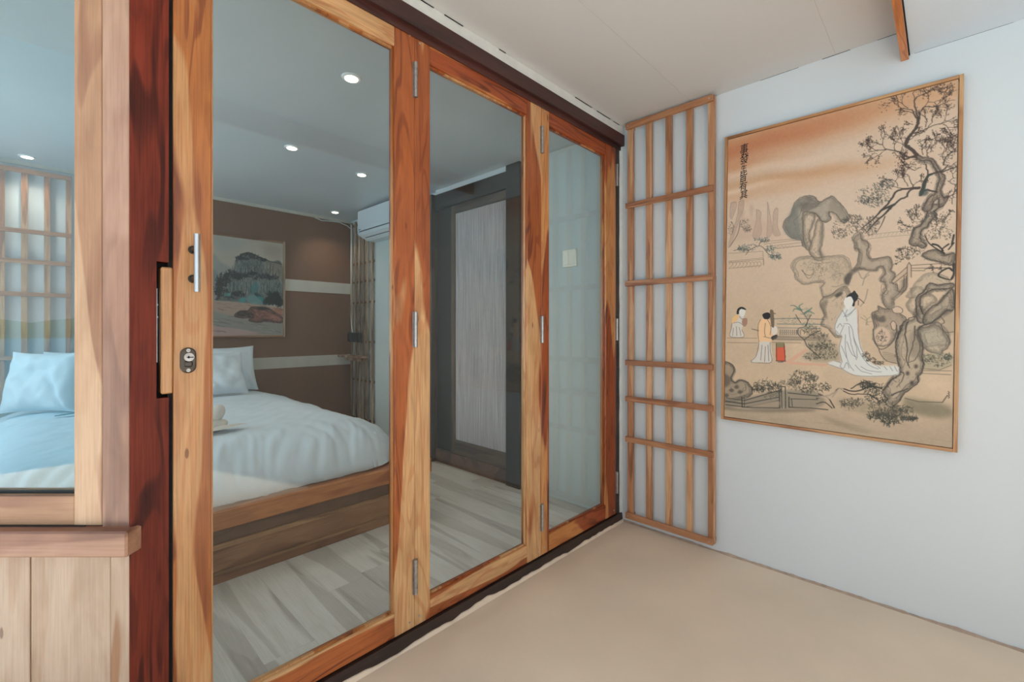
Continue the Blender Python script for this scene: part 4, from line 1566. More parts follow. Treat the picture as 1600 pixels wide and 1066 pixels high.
# central pale standing stone and its dark arms (right of the figure)
rock([(150, 250), (205, 205), (225, 262), (262, 275), (275, 310), (262, 370), (290, 410), (350, 405), (430, 395), (455, 450), (445, 500), (480, 530), (455, 590), (490, 610), (500, 660), (540, 640), (550, 540), (565, 520), (560, 640), (470, 720), (470, 760), (440, 790), (400, 770), (380, 700), (410, 640), (400, 590), (365, 575), (400, 520), (380, 470), (340, 480), (330, 500), (250, 490), (200, 480), (160, 500), (190, 440), (200, 340), (170, 330), (165, 280)],
     D4, fill=(158, 142, 126), alpha=0.75, edge=(84, 74, 66), ew=1.3, seed=12, sa=0.6)
cv.wash(D4([(90, 560), (120, 520), (150, 530), (125, 600), (100, 600)]), (78, 70, 64), 0.85, 1.0)
cv.wash(D4([(25, 690), (50, 665), (80, 665), (50, 695)]), (84, 76, 68), 0.85, 0.8)
cv.wash(D4([(150, 490), (200, 480), (250, 490), (200, 500), (150, 540), (120, 600), (110, 560)]), (104, 92, 82), 0.7, 1.2)
for L_ in ([(230, 610), (260, 530), (330, 480)], [(270, 640), (250, 720), (215, 770)], [(200, 510), (230, 560), (280, 530)], [(0, 540), (60, 520), (110, 540)], [(0, 620), (40, 620), (90, 600)]):
    cv.stroke(D4(L_), 2.2, (140, 124, 110), alpha=0.6)
cv.wash(D4([(0, 420), (60, 430), (100, 500), (60, 560), (0, 560)]), (172, 152, 134), 0.6, 4, mottled=0.6)
clump([(60, 460, 60, 60), (30, 540, 40, 50)], 40, (128, 114, 100), D4, ln=14, w=0.8, alpha=0.5)
# pierced stone by the figure
rock([(300, 830), (320, 810), (350, 800), (350, 770), (400, 790), (440, 790), (520, 830), (560, 870), (550, 940), (490, 960), (470, 1020), (420, 1066), (340, 1066), (310, 1000), (320, 930), (310, 880)],
     D4, fill=(150, 132, 116), alpha=0.8, edge=(74, 64, 58), ew=1.5, seed=15)
cv.wash(D4([(305, 850), (330, 820), (350, 850), (395, 840), (400, 885), (350, 885)]), (88, 78, 70), 0.75, 1.2)
cv.wash(D4([(440, 900), (460, 880), (483, 900), (482, 945), (455, 945)]), (206, 178, 156), 1, 0.8)
cv.stroke(D4([(440, 900), (460, 880), (483, 900), (482, 945), (455, 945), (440, 900)]), 1.2, (84, 72, 64))
cv.wash(D4([(320, 950), (370, 925), (425, 950), (440, 1010), (410, 1060), (340, 1050), (310, 1000)]), (206, 178, 156), 1, 0.8)
cv.wash(D4([(450, 790), (490, 770), (530, 790), (525, 820), (470, 820)]), (208, 182, 160), 1, 0.8)
cv.stroke(D4([(450, 790), (490, 770), (530, 790), (525, 820), (470, 820), (450, 790)]), 1.1, (90, 78, 68))
clump([(375, 1000, 40, 50)], 70, (74, 66, 60), D4, ln=11, w=0.9)
cv.wash(E5([(395, 150), (400, 240), (440, 305), (520, 270), (560, 190), (545, 110), (560, 90), (600, 120), (590, 240), (555, 330), (575, 400), (470, 380), (430, 300)]), (170, 150, 132), 0.6, 1.5, mottled=0.3)
cv.stroke(E5([(390, 160), (400, 240), (440, 305), (510, 275), (555, 200), (560, 130)]), 1.4, (74, 64, 58))
cv.stroke(E5([(430, 305), (450, 350), (490, 390), (570, 410)]), 1.3, (90, 78, 68))
for k in range(6):
    cv.stroke(E5([(460, 330 + k * 12), (510, 335 + k * 12), (560, 350 + k * 10)]), 1.0, (120, 106, 94), alpha=0.7)

# the far parapet and the wooden rail post
cv.stroke(D4([(230, 240), (400, 215), (600, 195)]), 1.0, (140, 122, 108), alpha=0.7)
cv.stroke(D4([(250, 265), (400, 245), (600, 228)]), 1.0, (140, 122, 108), alpha=0.7)
for k in range(10):
    cv.stroke(D4([(270 + k * 30, 250 - k * 3), (285 + k * 30, 228 - k * 3)]), 0.8, (150, 132, 116), alpha=0.6)
cv.wash(D4([(455, 580), (570, 470), (580, 440), (598, 460), (598, 545), (570, 550), (470, 600)]), (196, 168, 146), 0.9, 0.6, closed=False)
for L_ in ([(450, 575), (568, 470)], [(460, 600), (568, 515)], [(568, 555), (568, 460), (582, 438), (598, 462), (598, 550)], [(598, 460), (850, 445)], [(600, 482), (860, 478)], [(600, 500), (700, 500)], [(545, 540), (540, 620), (505, 665)], [(560, 540), (562, 630), (520, 680)]):
    cv.stroke(D4(L_), 1.3, (92, 78, 68), alpha=0.9, sm=False)

# right-hand mossy rocks
rock([(600, 640), (660, 620), (700, 650), (750, 680), (790, 720), (740, 760), (700, 800), (720, 860), (640, 860), (600, 820), (560, 760), (600, 700)], D4, fill=(190, 170, 148), alpha=0.4, edge=(120, 108, 94), ew=0.9, seed=21)
rock([(650, 930), (700, 950), (780, 890), (850, 930), (885, 1000), (880, 1060), (800, 1066), (660, 1066)], D4, fill=(172, 160, 142), alpha=0.7, edge=(78, 70, 62), ew=1.4, seed=22)
rock([(720, 150), (760, 150), (840, 130), (900, 180), (940, 240), (930, 290), (890, 320), (880, 345), (830, 330), (790, 320), (750, 280), (740, 230)], E5, fill=(172, 160, 142), alpha=0.7, edge=(78, 70, 62), ew=1.4, seed=23)
cv.wash(E5([(890, 60), (975, 40), (975, 180), (905, 175), (880, 130)]), (158, 142, 124), 0.65, 1.5, mottled=0.3)
cv.stroke(E5([(880, 70), (905, 110), (880, 130), (910, 180), (970, 180)]), 1.2, (84, 72, 64))
rock([(560, 700), (600, 640), (660, 560), (720, 520), (800, 520), (880, 560), (900, 620), (860, 640), (780, 640), (720, 690), (640, 700)], D4, fill=(176, 160, 140), alpha=0.5, edge=(128, 114, 100), ew=0.8, seed=25, sa=0.3)
cv.wash(E5([(720, 340), (960, 340), (960, 420), (860, 455), (740, 440)]), (150, 144, 122), 0.6, 2, mottled=0.4)
clump([(780, 370, 60, 30), (860, 390, 80, 40), (930, 360, 30, 25)], 80, (70, 70, 60), E5, ln=9, w=1.0)
for L_ in ([(740, 445), (870, 455), (955, 420)], [(750, 460), (955, 462)], [(750, 480), (950, 490)]):
    cv.stroke(E5(L_), 1.1, (110, 94, 82), sm=False)
cv.stroke(E5([(620, 660), (720, 685), (890, 690), (925, 640)]), 1.6, (84, 74, 62), sm=False)
cv.wash(E5([(600, 650), (700, 680), (850, 700), (940, 720), (945, 800), (800, 800), (650, 740)]), (120, 112, 90), 0.6, 4, mottled=0.4)

# the great pine: trunk from the ground up
rock([(460, 620), (480, 580), (520, 530), (570, 500), (585, 460), (570, 400), (555, 320), (555, 240), (580, 170), (600, 120), (640, 90), (700, 60), (700, 0), (745, 0), (740, 50), (790, 60), (850, 30), (900, 0), (970, 0), (900, 45), (830, 100), (730, 140), (710, 190), (750, 280), (740, 370), (755, 410), (740, 480), (715, 500), (715, 550), (660, 590), (600, 640), (570, 690), (520, 730), (480, 690), (490, 660)],
     E5, fill=(176, 158, 138), alpha=0.92, edge=(52, 46, 42), ew=2.0, seed=31, sa=0.9, jit=0.7)
for L_, w_ in (([(640, 110), (620, 200), (640, 300), (630, 380), (655, 440)], 3.0), ([(690, 140), (680, 260), (650, 350), (640, 420)], 2.4), ([(585, 470), (610, 480), (600, 530), (560, 580)], 2.2),
               ([(700, 200), (730, 280), (700, 370), (650, 400)], 2.0), ([(560, 230), (590, 160), (605, 130)], 3.4), ([(525, 640), (560, 620), (640, 590)], 3.5), ([(460, 600), (500, 560), (515, 530)], 2.5)):
    cv.stroke(E5(L_), w_, (62, 56, 50), w1=w_ * 0.5, alpha=0.8, jit=0.4)
cv.wash(E5([(660, 190), (700, 160), (740, 280), (735, 360), (690, 370), (655, 340), (640, 280)]), (120, 108, 94), 0.5, 2, mottled=0.5)
for (x, y) in ((700, 430), (670, 550), (640, 480)):
    cv.wash(E5([(x - 14, y), (x, y - 18), (x + 12, y), (x, y + 16)]), (56, 48, 44), 0.85, 0.8)
# middle trunk and branches
rock([(640, 820), (635, 760), (640, 700), (690, 660), (720, 610), (750, 595), (800, 610), (850, 600), (915, 600), (915, 625), (850, 640), (770, 640), (710, 670), (670, 700), (665, 760), (680, 820), (710, 860), (700, 890), (650, 885)], D4, fill=(170, 152, 134), alpha=0.9, edge=(48, 42, 38), ew=1.8, seed=33, sa=0.8)
rock([(700, 830), (760, 770), (800, 750), (850, 690), (915, 640), (915, 790), (860, 800), (810, 850), (740, 900), (690, 900)], D4, fill=(160, 144, 126), alpha=0.9, edge=(52, 46, 42), ew=1.6, seed=34, sa=0.8)
rock([(680, 380), (740, 350), (790, 345), (850, 380), (920, 370), (920, 450), (860, 450), (800, 430), (720, 410)], D4, fill=(150, 134, 116), alpha=0.9, edge=(54, 48, 44), ew=1.5, seed=36, sa=0.8)
for L_, w_ in (([(920, 450), (915, 500), (880, 480), (820, 510), (805, 540), (850, 560), (900, 570)], 4.0), ([(905, 560), (920, 520), (915, 460)], 4.0), ([(880, 300), (830, 340), (850, 370)], 3.0), ([(760, 300), (800, 310), (840, 350)], 4), ([(920, 290), (880, 340)], 3.0), ([(920, 230), (905, 300)], 4), ([(850, 370), (740, 300), (700, 230)], 2.5)):
    cv.stroke(D4(L_), w_, (56, 50, 44), w1=w_ * 0.5)
# upper trunk
rock([(585, 290), (600, 240), (620, 180), (660, 165), (700, 110), (720, 60), (700, 20), (740, 0), (840, 0), (770, 50), (790, 75), (745, 120), (720, 170), (680, 190), (665, 260), (710, 300), (690, 330), (640, 310), (605, 310)], D4, fill=(158, 140, 124), alpha=0.95, edge=(56, 48, 44), ew=1.7, seed=38, sa=0.9)
rock([(720, 1040), (770, 960), (820, 930), (830, 880), (850, 800), (830, 760), (800, 700), (770, 665), (710, 665), (660, 640), (680, 620), (720, 640), (790, 650), (830, 700), (860, 760), (890, 790), (880, 850), (860, 920), (890, 960), (915, 950), (900, 1000), (850, 1040), (840, 970), (800, 1000), (780, 1060), (730, 1066)], B, fill=(152, 130, 114), alpha=0.95, edge=(60, 50, 46), ew=1.6, seed=40, sa=0.8)
for L_, w0, w1 in (([(670, 640), (600, 640), (550, 610), (500, 590), (430, 580), (340, 590), (290, 600)], 5, 1.2), ([(555, 620), (570, 655), (620, 640), (670, 620)], 5, 5), ([(670, 620), (620, 570), (580, 540), (610, 480), (650, 430), (680, 380), (680, 340)], 9, 7), ([(590, 545), (610, 500), (640, 440), (672, 380)], 3, 2),
                   ([(680, 340), (650, 300), (640, 270), (560, 255), (500, 270)], 4, 1.2), ([(690, 340), (700, 280), (740, 240), (820, 240), (900, 205), (970, 185)], 4, 1.0), ([(680, 330), (660, 250), (655, 180), (700, 150), (800, 110), (850, 85)], 4, 1.0), ([(640, 450), (720, 430), (800, 390), (900, 360), (985, 315)], 3.5, 1.0), ([(630, 480), (700, 450), (760, 415)], 2.5, 1.5),
                   ([(690, 880), (600, 890), (510, 910), (480, 960), (440, 1010), (390, 1060)], 6, 5), ([(700, 885), (620, 900), (590, 950), (530, 980), (480, 1030), (440, 1066)], 5, 5), ([(690, 880), (560, 890), (490, 870)], 3.5, 1.0), ([(640, 875), (610, 800), (600, 780)], 2.5, 0.8),
                   ([(700, 930), (750, 800), (800, 770), (880, 740), (920, 700)], 8, 3), ([(700, 940), (740, 900), (830, 915)], 7, 4), ([(705, 930), (720, 860), (760, 790), (740, 700)], 6, 2.5), ([(860, 760), (920, 740), (980, 720)], 5, 2), ([(880, 700), (900, 640), (950, 600), (980, 590)], 4, 1.5),
                   ([(960, 560), (970, 500), (985, 480)], 2.5, 1), ([(915, 960), (960, 930), (975, 860)], 3, 1.5), ([(980, 860), (950, 850), (920, 830)], 2, 1), ([(760, 640), (750, 600), (780, 540), (790, 500)], 2.5, 0.8)):
    cv.stroke(B(L_), w0 * 0.66, (74, 62, 54), w1=w1 * 0.7, alpha=0.95, jit=0.5)
cv.stroke(B([(705, 925), (730, 880), (750, 800), (790, 775)]), 4, (58, 66, 62), alpha=0.9)
cv.wash(B([(690, 920), (740, 890), (765, 920), (740, 945), (700, 945)]), (64, 72, 68), 0.7, 0.8)
for L_, w0, w1 in (([(470, 0), (380, 40), (350, 70), (310, 110), (250, 160), (200, 200)], 5, 1), ([(450, 10), (400, 70), (330, 130), (280, 190), (250, 220)], 4.5, 1), ([(400, 90), (370, 160), (330, 220)], 2, 0.8)):
    cv.stroke(D4(L_), w0, (70, 62, 54), w1=w1)
LC = (62, 46, 40)
for (x, y, r_, a_, sp, d_) in ((655, 190, 60, 1.7, 0.9, 3), (600, 250, 55, 2.6, 0.8, 3), (720, 250, 60, 0.8, 0.8, 3), (800, 240, 55, 0.4, 0.7, 3), (640, 290, 40, 2.8, 0.6, 2), (720, 150, 50, 0.6, 0.7, 3), (830, 110, 40, 0.5, 0.6, 2), (560, 260, 40, 2.6, 0.7, 2),
                                (760, 400, 50, 0.9, 0.8, 3), (850, 380, 50, 0.5, 0.8, 3), (880, 380, 45, -0.4, 0.6, 3), (740, 400, 45, 1.4, 0.6, 2), (640, 380, 25, 3.0, 0.4, 1),
                                (500, 590, 50, 1.9, 0.8, 3), (430, 580, 50, 2.4, 0.8, 3), (360, 590, 40, 2.8, 0.7, 3), (550, 600, 55, 1.5, 0.7, 3), (430, 580, 45, 3.6, 0.6, 2), (400, 540, 45, 1.5, 0.6, 2), (620, 500, 40, 0.6, 0.6, 2), (690, 520, 30, 0.4, 0.5, 2), (330, 610, 30, 3.8, 0.4, 2),
                                (780, 600, 45, 1.3, 0.9, 3), (720, 620, 40, 1.9, 0.8, 2), (920, 640, 50, 1.3, 0.9, 3), (880, 660, 50, 1.8, 0.9, 3), (950, 560, 40, 1.6, 0.7, 2), (650, 700, 50, 2.9, 0.7, 3), (700, 720, 50, 3.6, 0.7, 3), (920, 720, 50, 0.4, 0.9, 3), (930, 830, 40, 0.8, 1.2, 3), (960, 500, 40, 2.4, 0.7, 2),
                                (600, 870, 45, 1.9, 0.8, 3), (520, 870, 45, 1.8, 0.8, 3), (640, 870, 40, 0.9, 0.7, 2), (950, 1010, 40, 1.6, 0.8, 2)):
    twigs(x, y, r_ * 1.0, a_, sp * 1.25, 2, LC, B, size=0.95, depth=d_ + 1, w=1.3, sc_=0.48, dec=(0.74, 0.97), nl_=2)
GN = (58, 62, 60)
clump([(300, 930, 110, 60), (400, 880, 80, 50), (380, 960, 90, 50), (250, 980, 60, 35), (340, 1000, 70, 40), (440, 850, 60, 40)], 75, GN, B, ln=14, w=1.0, ang=2.6, alpha=0.75)
clump([(120, 170, 120, 60), (60, 220, 60, 45), (220, 150, 90, 60), (280, 190, 60, 50), (160, 110, 70, 35), (320, 130, 50, 40)], 85, (68, 62, 56), D4, ln=14, w=1.0, ang=2.4, alpha=0.75)
clump([(900, 640, 60, 60), (940, 580, 40, 50), (760, 560, 60, 50), (680, 690, 60, 40)], 40, (70, 62, 56), B, ln=10, w=1.0)
clump([(640, 100, 50, 50), (620, 60, 40, 40), (560, 180, 60, 35), (800, 160, 60, 60), (860, 210, 60, 60), (760, 230, 60, 40), (840, 100, 60, 40), (640, 340, 60, 35), (560, 350, 70, 35), (560, 390, 60, 25), (760, 90, 40, 50)], 42, (64, 58, 50), D4, ln=12, w=1.1)
for (x, y, r_, a_) in ((620, 130, 45, 2.2), (600, 170, 50, 3.0), (780, 180, 50, 1.2), (840, 130, 50, 0.8), (640, 90, 40, 1.6), (560, 400, 40, 3.4), (600, 350, 50, 2.8), (700, 490, 30, 0.3), (750, 500, 40, 0.6)):
    twigs(x, y, r_, a_, 0.7, 2, (72, 62, 54), D4, size=1.2, depth=2, w=1.3)

# small trees at the left
LG = (74, 92, 90)
clump([(220, 730, 35, 40), (110, 760, 22, 50), (235, 770, 30, 20)], 50, (98, 82, 70), A, ln=10, w=1.0)
clump([(340, 850, 60, 22), (240, 905, 75, 28), (410, 915, 50, 22), (445, 970, 50, 30), (200, 915, 45, 20)], 62, LG, A, ln=11, w=1.1)
for L_ in ([(480, 965), (400, 960), (350, 905), (310, 895), (240, 930)], [(320, 890), (340, 860), (400, 850)], [(220, 960), (240, 930), (180, 920), (130, 930)], [(100, 900), (160, 800), (180, 700)]):
    cv.stroke(A(L_), 1.3, (84, 74, 66))
clump([(355, 10, 40, 14)], 40, (70, 84, 84), C3, ln=9, w=1.0)

# musicians at the left
SK = (228, 222, 214)
BLK = (34, 30, 32)
cv.wash(C3([(95, 385), (115, 350), (150, 350), (165, 370), (160, 400), (150, 440), (160, 480), (80, 480), (92, 430)]), (216, 206, 198), 0.95, 0.7)
cv.wash(C3([(92, 400), (95, 370), (118, 350), (132, 355), (125, 380), (100, 400)]), (232, 188, 130), 0.95, 0.6)
cv.wash(C3([(135, 318), (165, 312), (172, 335), (158, 362), (138, 350)]), SK, 1, 0.5)
cv.wash(C3([(118, 345), (125, 315), (150, 303), (174, 315), (172, 322), (148, 316), (136, 325), (132, 345), (125, 348)]), BLK, 1, 0.5)
cv.wash(C3([(155, 375), (180, 372), (182, 405), (165, 422), (152, 405)]), (170, 128, 110), 1, 0.6)
for L_ in ([(92, 400), (85, 440), (82, 480), (160, 482), (150, 440)], [(100, 430), (95, 475)], [(118, 420), (120, 475)], [(135, 425), (145, 475)], [(100, 400), (130, 395), (155, 410)], [(135, 360), (150, 375), (165, 372)]):
    cv.stroke(C3(L_), 1.0, (90, 78, 74), alpha=0.85)
cv.wash(C3([(262, 380), (300, 372), (325, 400), (330, 440), (345, 460), (330, 490), (318, 515), (252, 515), (247, 470), (248, 410)]), (236, 192, 150), 0.97, 0.6)
cv.wash(C3([(255, 515), (315, 512), (326, 560), (326, 630), (260, 634), (205, 630), (235, 590), (252, 550)]), (214, 204, 196), 0.97, 0.6)
cv.wash(C3([(272, 350), (290, 338), (314, 340), (320, 360), (308, 376), (282, 374)]), BLK, 1, 0.5)
cv.wash(C3([(322, 420), (345, 415), (360, 432), (358, 460), (335, 470)]), (222, 208, 196), 1, 0.5)
cv.wash(C3([(318, 325), (332, 322), (340, 342), (342, 420), (326, 420), (320, 380)]), (112, 94, 74), 0.95, 0.5)
cv.stroke(C3([(318, 330), (350, 345)]), 2.0, (112, 94, 74))
cv.wash(C3([(325, 482), (355, 468), (362, 480), (350, 496), (330, 500)]), BLK, 0.95, 0.5)
cv.stroke(C3([(210, 435), (250, 445)]), 1.6, (96, 76, 60))
for L_ in ([(262, 380), (248, 410), (247, 470), (252, 515)], [(300, 375), (322, 420), (318, 470)], [(280, 480), (320, 490)], [(252, 520), (235, 595), (205, 630), (262, 636), (326, 630), (318, 560), (318, 515)], [(270, 530), (262, 620)], [(290, 540), (285, 630)], [(305, 530), (310, 625)], [(290, 400), (285, 450), (290, 480)]):
    cv.stroke(C3(L_), 1.05, (84, 70, 64), alpha=0.9)
cv.wash(C3([(355, 530), (400, 528), (408, 560), (406, 622), (358, 622), (352, 580)]), (214, 92, 62), 1, 0.5)
cv.wash(C3([(355, 518), (398, 515), (400, 540), (358, 544)]), (128, 128, 92), 0.9, 0.5)
for L_ in ([(355, 520), (356, 625), (408, 625), (400, 520)], [(352, 625), (412, 627)], [(365, 632), (395, 632)]):
    cv.stroke(C3(L_), 1.3, (70, 48, 44), sm=False)

# balustrade, terrace edge, banana plant
for L_, c_ in (([(330, 375), (460, 372), (640, 378)], (90, 96, 96)), ([(360, 405), (640, 408)], (82, 104, 106)), ([(365, 428), (620, 432)], (96, 110, 112)), ([(360, 480), (520, 485), (650, 495)], (96, 88, 80)), ([(330, 495), (680, 503)], (110, 96, 86)),
               ([(62, 488), (240, 490)], (150, 124, 104)), ([(62, 515), (245, 518)], (150, 124, 104)), ([(330, 515), (500, 518)], (140, 116, 98))):
    cv.stroke(C3(L_), 1.6, c_, alpha=0.85)
for k in range(11):
    cv.stroke(C3([(375 + k * 12, 440), (381 + k * 12, 455), (375 + k * 12, 470)]), 0.9, (100, 96, 92))
    cv.stroke(C3([(381 + k * 12, 440), (375 + k * 12, 455), (381 + k * 12, 470)]), 0.9, (100, 96, 92))
cv.wash(C3([(355, 478), (520, 480), (640, 470), (650, 500), (360, 500)]), (138, 122, 106), 0.6, 1.5)
cv.wash(C3([(400, 635), (530, 550), (545, 560), (450, 630), (660, 645), (655, 655), (450, 648)]), (214, 164, 140), 0.9, 0.6, closed=False)
cv.wash(C3([(520, 520), (600, 505), (700, 520), (720, 620), (600, 630), (510, 605), (555, 560)]), (140, 130, 110), 0.65, 3, mottled=0.4)
clump([(600, 540, 60, 28), (660, 580, 60, 40), (580, 595, 60, 22), (640, 530, 60, 25), (600, 470, 60, 25), (560, 440, 50, 25)], 60, (66, 64, 54), C3, ln=12, w=1.2)
clump([(430, 385, 60, 22), (530, 340, 40, 28), (545, 410, 50, 16)], 45, (96, 118, 112), C3, ln=12, w=0.9, alpha=0.7, ang=0.2)
for L_ in ([(600, 590), (540, 540), (520, 500), (480, 460), (490, 430), (525, 420), (540, 380), (505, 330)], [(525, 420), (560, 350)], [(520, 500), (560, 470), (620, 440)], [(500, 400), (470, 350)]):
    cv.stroke(C3(L_), 1.9, (78, 64, 56), w1=1.1)
for L_ in ([(505, 325), (490, 300), (512, 284)], [(500, 325), (465, 298), (440, 295)], [(500, 322), (465, 315), (455, 330)], [(520, 345), (550, 330), (580, 345)], [(520, 340), (560, 315), (565, 308)]):
    cv.stroke(C3(L_), 3.2, (98, 122, 108), w1=1.6, alpha=0.9)

# the standing lady in white
WH = (216, 214, 212)
cv.wash(E5([(165, 30), (200, -15), (250, 0), (275, 40), (282, 190), (295, 250), (320, 330), (370, 400), (440, 425), (560, 425), (578, 470), (560, 492), (450, 500), (300, 500), (200, 470), (160, 445), (100, 425), (60, 410), (110, 388), (160, 400), (145, 300), (165, 210), (130, 200), (112, 150), (130, 90)]), WH, 0.97, 0.8)
cv.wash(D4([(88, 740), (105, 700), (140, 690), (160, 720), (155, 760), (135, 780), (125, 800), (100, 770)]), (226, 220, 216), 1, 0.6)
cv.wash(D4([(105, 705), (125, 680), (150, 665), (170, 650), (185, 670), (198, 690), (192, 720), (175, 740), (168, 770), (152, 765), (160, 730), (140, 695)]), (40, 38, 42), 1, 0.6)
cv.stroke(D4([(185, 700), (215, 720), (242, 745)]), 1.3, (60, 52, 50))
for k in range(4):
    cv.stroke(D4([(198, 725 + k * 10), (199, 730 + k * 10)]), 1.4, (90, 70, 66))
LN = (112, 110, 114)
for L_ in ([(168, 20), (150, 60), (130, 90), (112, 150), (130, 205), (160, 210)], [(170, 25), (200, 70), (250, 20)], [(175, 70), (215, 50), (262, 10)], [(175, 120), (220, 125), (240, 170), (250, 230), (270, 300), (275, 370)], [(180, 130), (150, 200)],
           [(165, 215), (145, 300), (165, 400)], [(190, 200), (190, 300), (210, 400), (250, 460)], [(215, 140), (225, 230), (240, 300), (270, 380)], [(282, 60), (283, 190), (300, 290), (340, 360), (400, 410)], [(250, 220), (300, 340), (360, 420), (430, 450)],
           [(110, 390), (160, 405), (150, 430), (175, 445)], [(60, 412), (110, 430), (165, 448)], [(165, 448), (230, 485), (300, 500), (450, 500), (560, 492)], [(180, 440), (200, 400), (215, 440)], [(300, 430), (360, 460), (450, 470)], [(420, 430), (440, 445)], [(470, 432), (490, 455)], [(510, 432), (530, 460)], [(545, 430), (565, 465)],
           [(260, 420), (300, 460), (380, 485)], [(200, 250), (230, 330), (260, 360)], [(160, 280), (200, 370)], [(130, 150), (150, 120), (165, 140)], [(125, 170), (140, 195)], [(205, 20), (190, 50), (200, 100)]):
    cv.stroke(E5(L_), 1.0, LN, alpha=0.85, jit=0.25)
cv.stroke(E5([(280, 20), (283, 100), (284, 190)]), 1.2, (196, 132, 112))
clump([(340, 350, 30, 25), (380, 385, 40, 20), (430, 405, 40, 14)], 50, (70, 62, 52), E5, ln=8, w=1.2)
for L_ in ([(340, 130), (345, 90), (320, 60)], [(345, 90), (370, 70)], [(345, 100), (300, 75)], [(340, 110), (375, 105)], [(340, 115), (355, 130)]):
    cv.stroke(E5(L_), 2.0, (150, 136, 112), w1=1.0, alpha=0.8)

# foreground: rocks, fence, shrubs, fallen branch
rock([(30, 640), (60, 630), (90, 645), (105, 680), (85, 730), (110, 755), (140, 740), (180, 750), (210, 790), (205, 830), (160, 850), (50, 870), (30, 800)], C3, fill=(150, 134, 116), alpha=0.85, edge=(54, 48, 42), ew=1.8, seed=51, sa=1.0)
cv.wash(C3([(40, 700), (80, 720), (80, 760), (50, 780), (35, 740)]), (86, 76, 66), 0.7, 1.5)
for (x, y) in ((90, 800), (140, 810), (120, 780), (60, 830)):
    cv.wash(C3([(x - 16, y), (x, y - 12), (x + 14, y), (x, y + 12)]), (76, 66, 58), 0.7, 1.0)
cv.wash(C3([(55, 850), (160, 850), (375, 800), (600, 810), (640, 880), (560, 905), (380, 905), (240, 915), (150, 895), (55, 900)]), (142, 130, 114), 0.8, 1.5)
for L_, w_ in (([(165, 860), (375, 800)], 2.6), ([(165, 880), (370, 840)], 2.2), ([(175, 898), (370, 860)], 1.6), ([(160, 900), (370, 905)], 2.4), ([(372, 800), (375, 905)], 3.0), ([(385, 780), (388, 905)], 2.0), ([(408, 780), (410, 905)], 2.4), ([(390, 778), (408, 778)], 2.0),
               ([(425, 815), (620, 835)], 2.4), ([(430, 840), (430, 900)], 2.6), ([(440, 850), (600, 855)], 1.8), ([(445, 850), (450, 895)], 1.8), ([(430, 900), (560, 905), (660, 915)], 2.4), ([(55, 865), (165, 880)], 3.0), ([(55, 885), (165, 898)], 2.4), ([(150, 840), (152, 900)], 3.0), ([(165, 840), (166, 900)], 1.4), ([(60, 845), (160, 860)], 1.8)):
    cv.stroke(C3(L_), w_, (62, 58, 54), alpha=0.85, sm=False)
cv.wash(C3([(190, 890), (360, 862), (362, 895), (230, 900)]), (176, 152, 130), 0.6, 1.0)
cv.wash(C3([(55, 900), (200, 915), (400, 910), (560, 912), (560, 925), (300, 930), (60, 915)]), (96, 86, 74), 0.55, 2.5)
clump([(290, 770, 70, 38), (250, 790, 40, 20), (340, 790, 50, 35)], 110, (60, 58, 50), C3, ln=11, w=1.3)
clump([(500, 715, 70, 35), (460, 750, 40, 25), (560, 730, 40, 25), (620, 780, 60, 25), (540, 790, 50, 28)], 90, (66, 62, 52), C3, ln=11, w=1.3)
clump([(460, 770, 40, 30), (395, 760, 20, 25), (330, 830, 60, 20)], 50, (92, 86, 72), C3, ln=10, w=1.0)
for L_, w_ in (([(520, 740), (600, 720), (640, 690), (720, 705), (800, 680), (860, 690)], 2.6), ([(530, 720), (580, 740), (610, 790)], 2.4), ([(600, 735), (625, 700)], 2.2), ([(520, 770), (560, 760), (600, 790)], 2.0), ([(640, 690), (700, 720), (790, 720), (850, 760)], 2.0), ([(700, 690), (760, 660), (830, 690)], 2.0)):
    cv.stroke(H(L_), w_, (56, 48, 44), jit=0.4)
cv.wash(H([(520, 735), (600, 715), (640, 685), (660, 700), (610, 735), (610, 780), (585, 745)]), (196, 172, 150), 0.8, 0.6)
clump([(810, 690, 60, 30), (830, 740, 60, 30), (780, 670, 40, 20), (860, 790, 70, 40), (920, 820, 60, 25), (820, 830, 40, 25), (900, 860, 50, 20), (1000, 845, 50, 10), (960, 800, 60, 25), (700, 765, 60, 25), (880, 830, 60, 20)], 95, (54, 54, 46), H, ln=13, w=1.3)
cv.wash(H([(640, 740), (860, 760), (1000, 800), (950, 850), (800, 830), (650, 780)]), (110, 100, 82), 0.35, 4, mottled=0.4)
for k in range(26):
    u_ = RR.uniform(20, 400); v_ = RR.uniform(655, 722)
    cv.stroke([(u_, v_), (u_ + RR.uniform(10, 60), v_ + RR.uniform(-2, 2))], 1.2, (150, 130, 110), alpha=0.35, sm=False, raw=True)
cv.wash(H([(540, 830), (700, 880), (830, 920), (820, 925), (650, 890)]), (128, 112, 94), 0.4, 3)
cv.wash(H([(1000, 740), (1200, 780), (1215, 830), (1100, 830), (980, 800)]), (112, 104, 84), 0.55, 4, mottled=0.4)
for k in range(3):
    cv.stroke(H([(1203, 705 + k * 12), (1208, 712 + k * 12), (1202, 716 + k * 12)]), 1.3, (90, 78, 70))


def to_lin(a, gain):
    a = np.clip(a, 0, 1)
    l_ = np.where(a <= 0.04045, a / 12.92, ((a + 0.055) / 1.055) ** 2.4)
    return np.clip(l_ * gain, 0, 0.95)


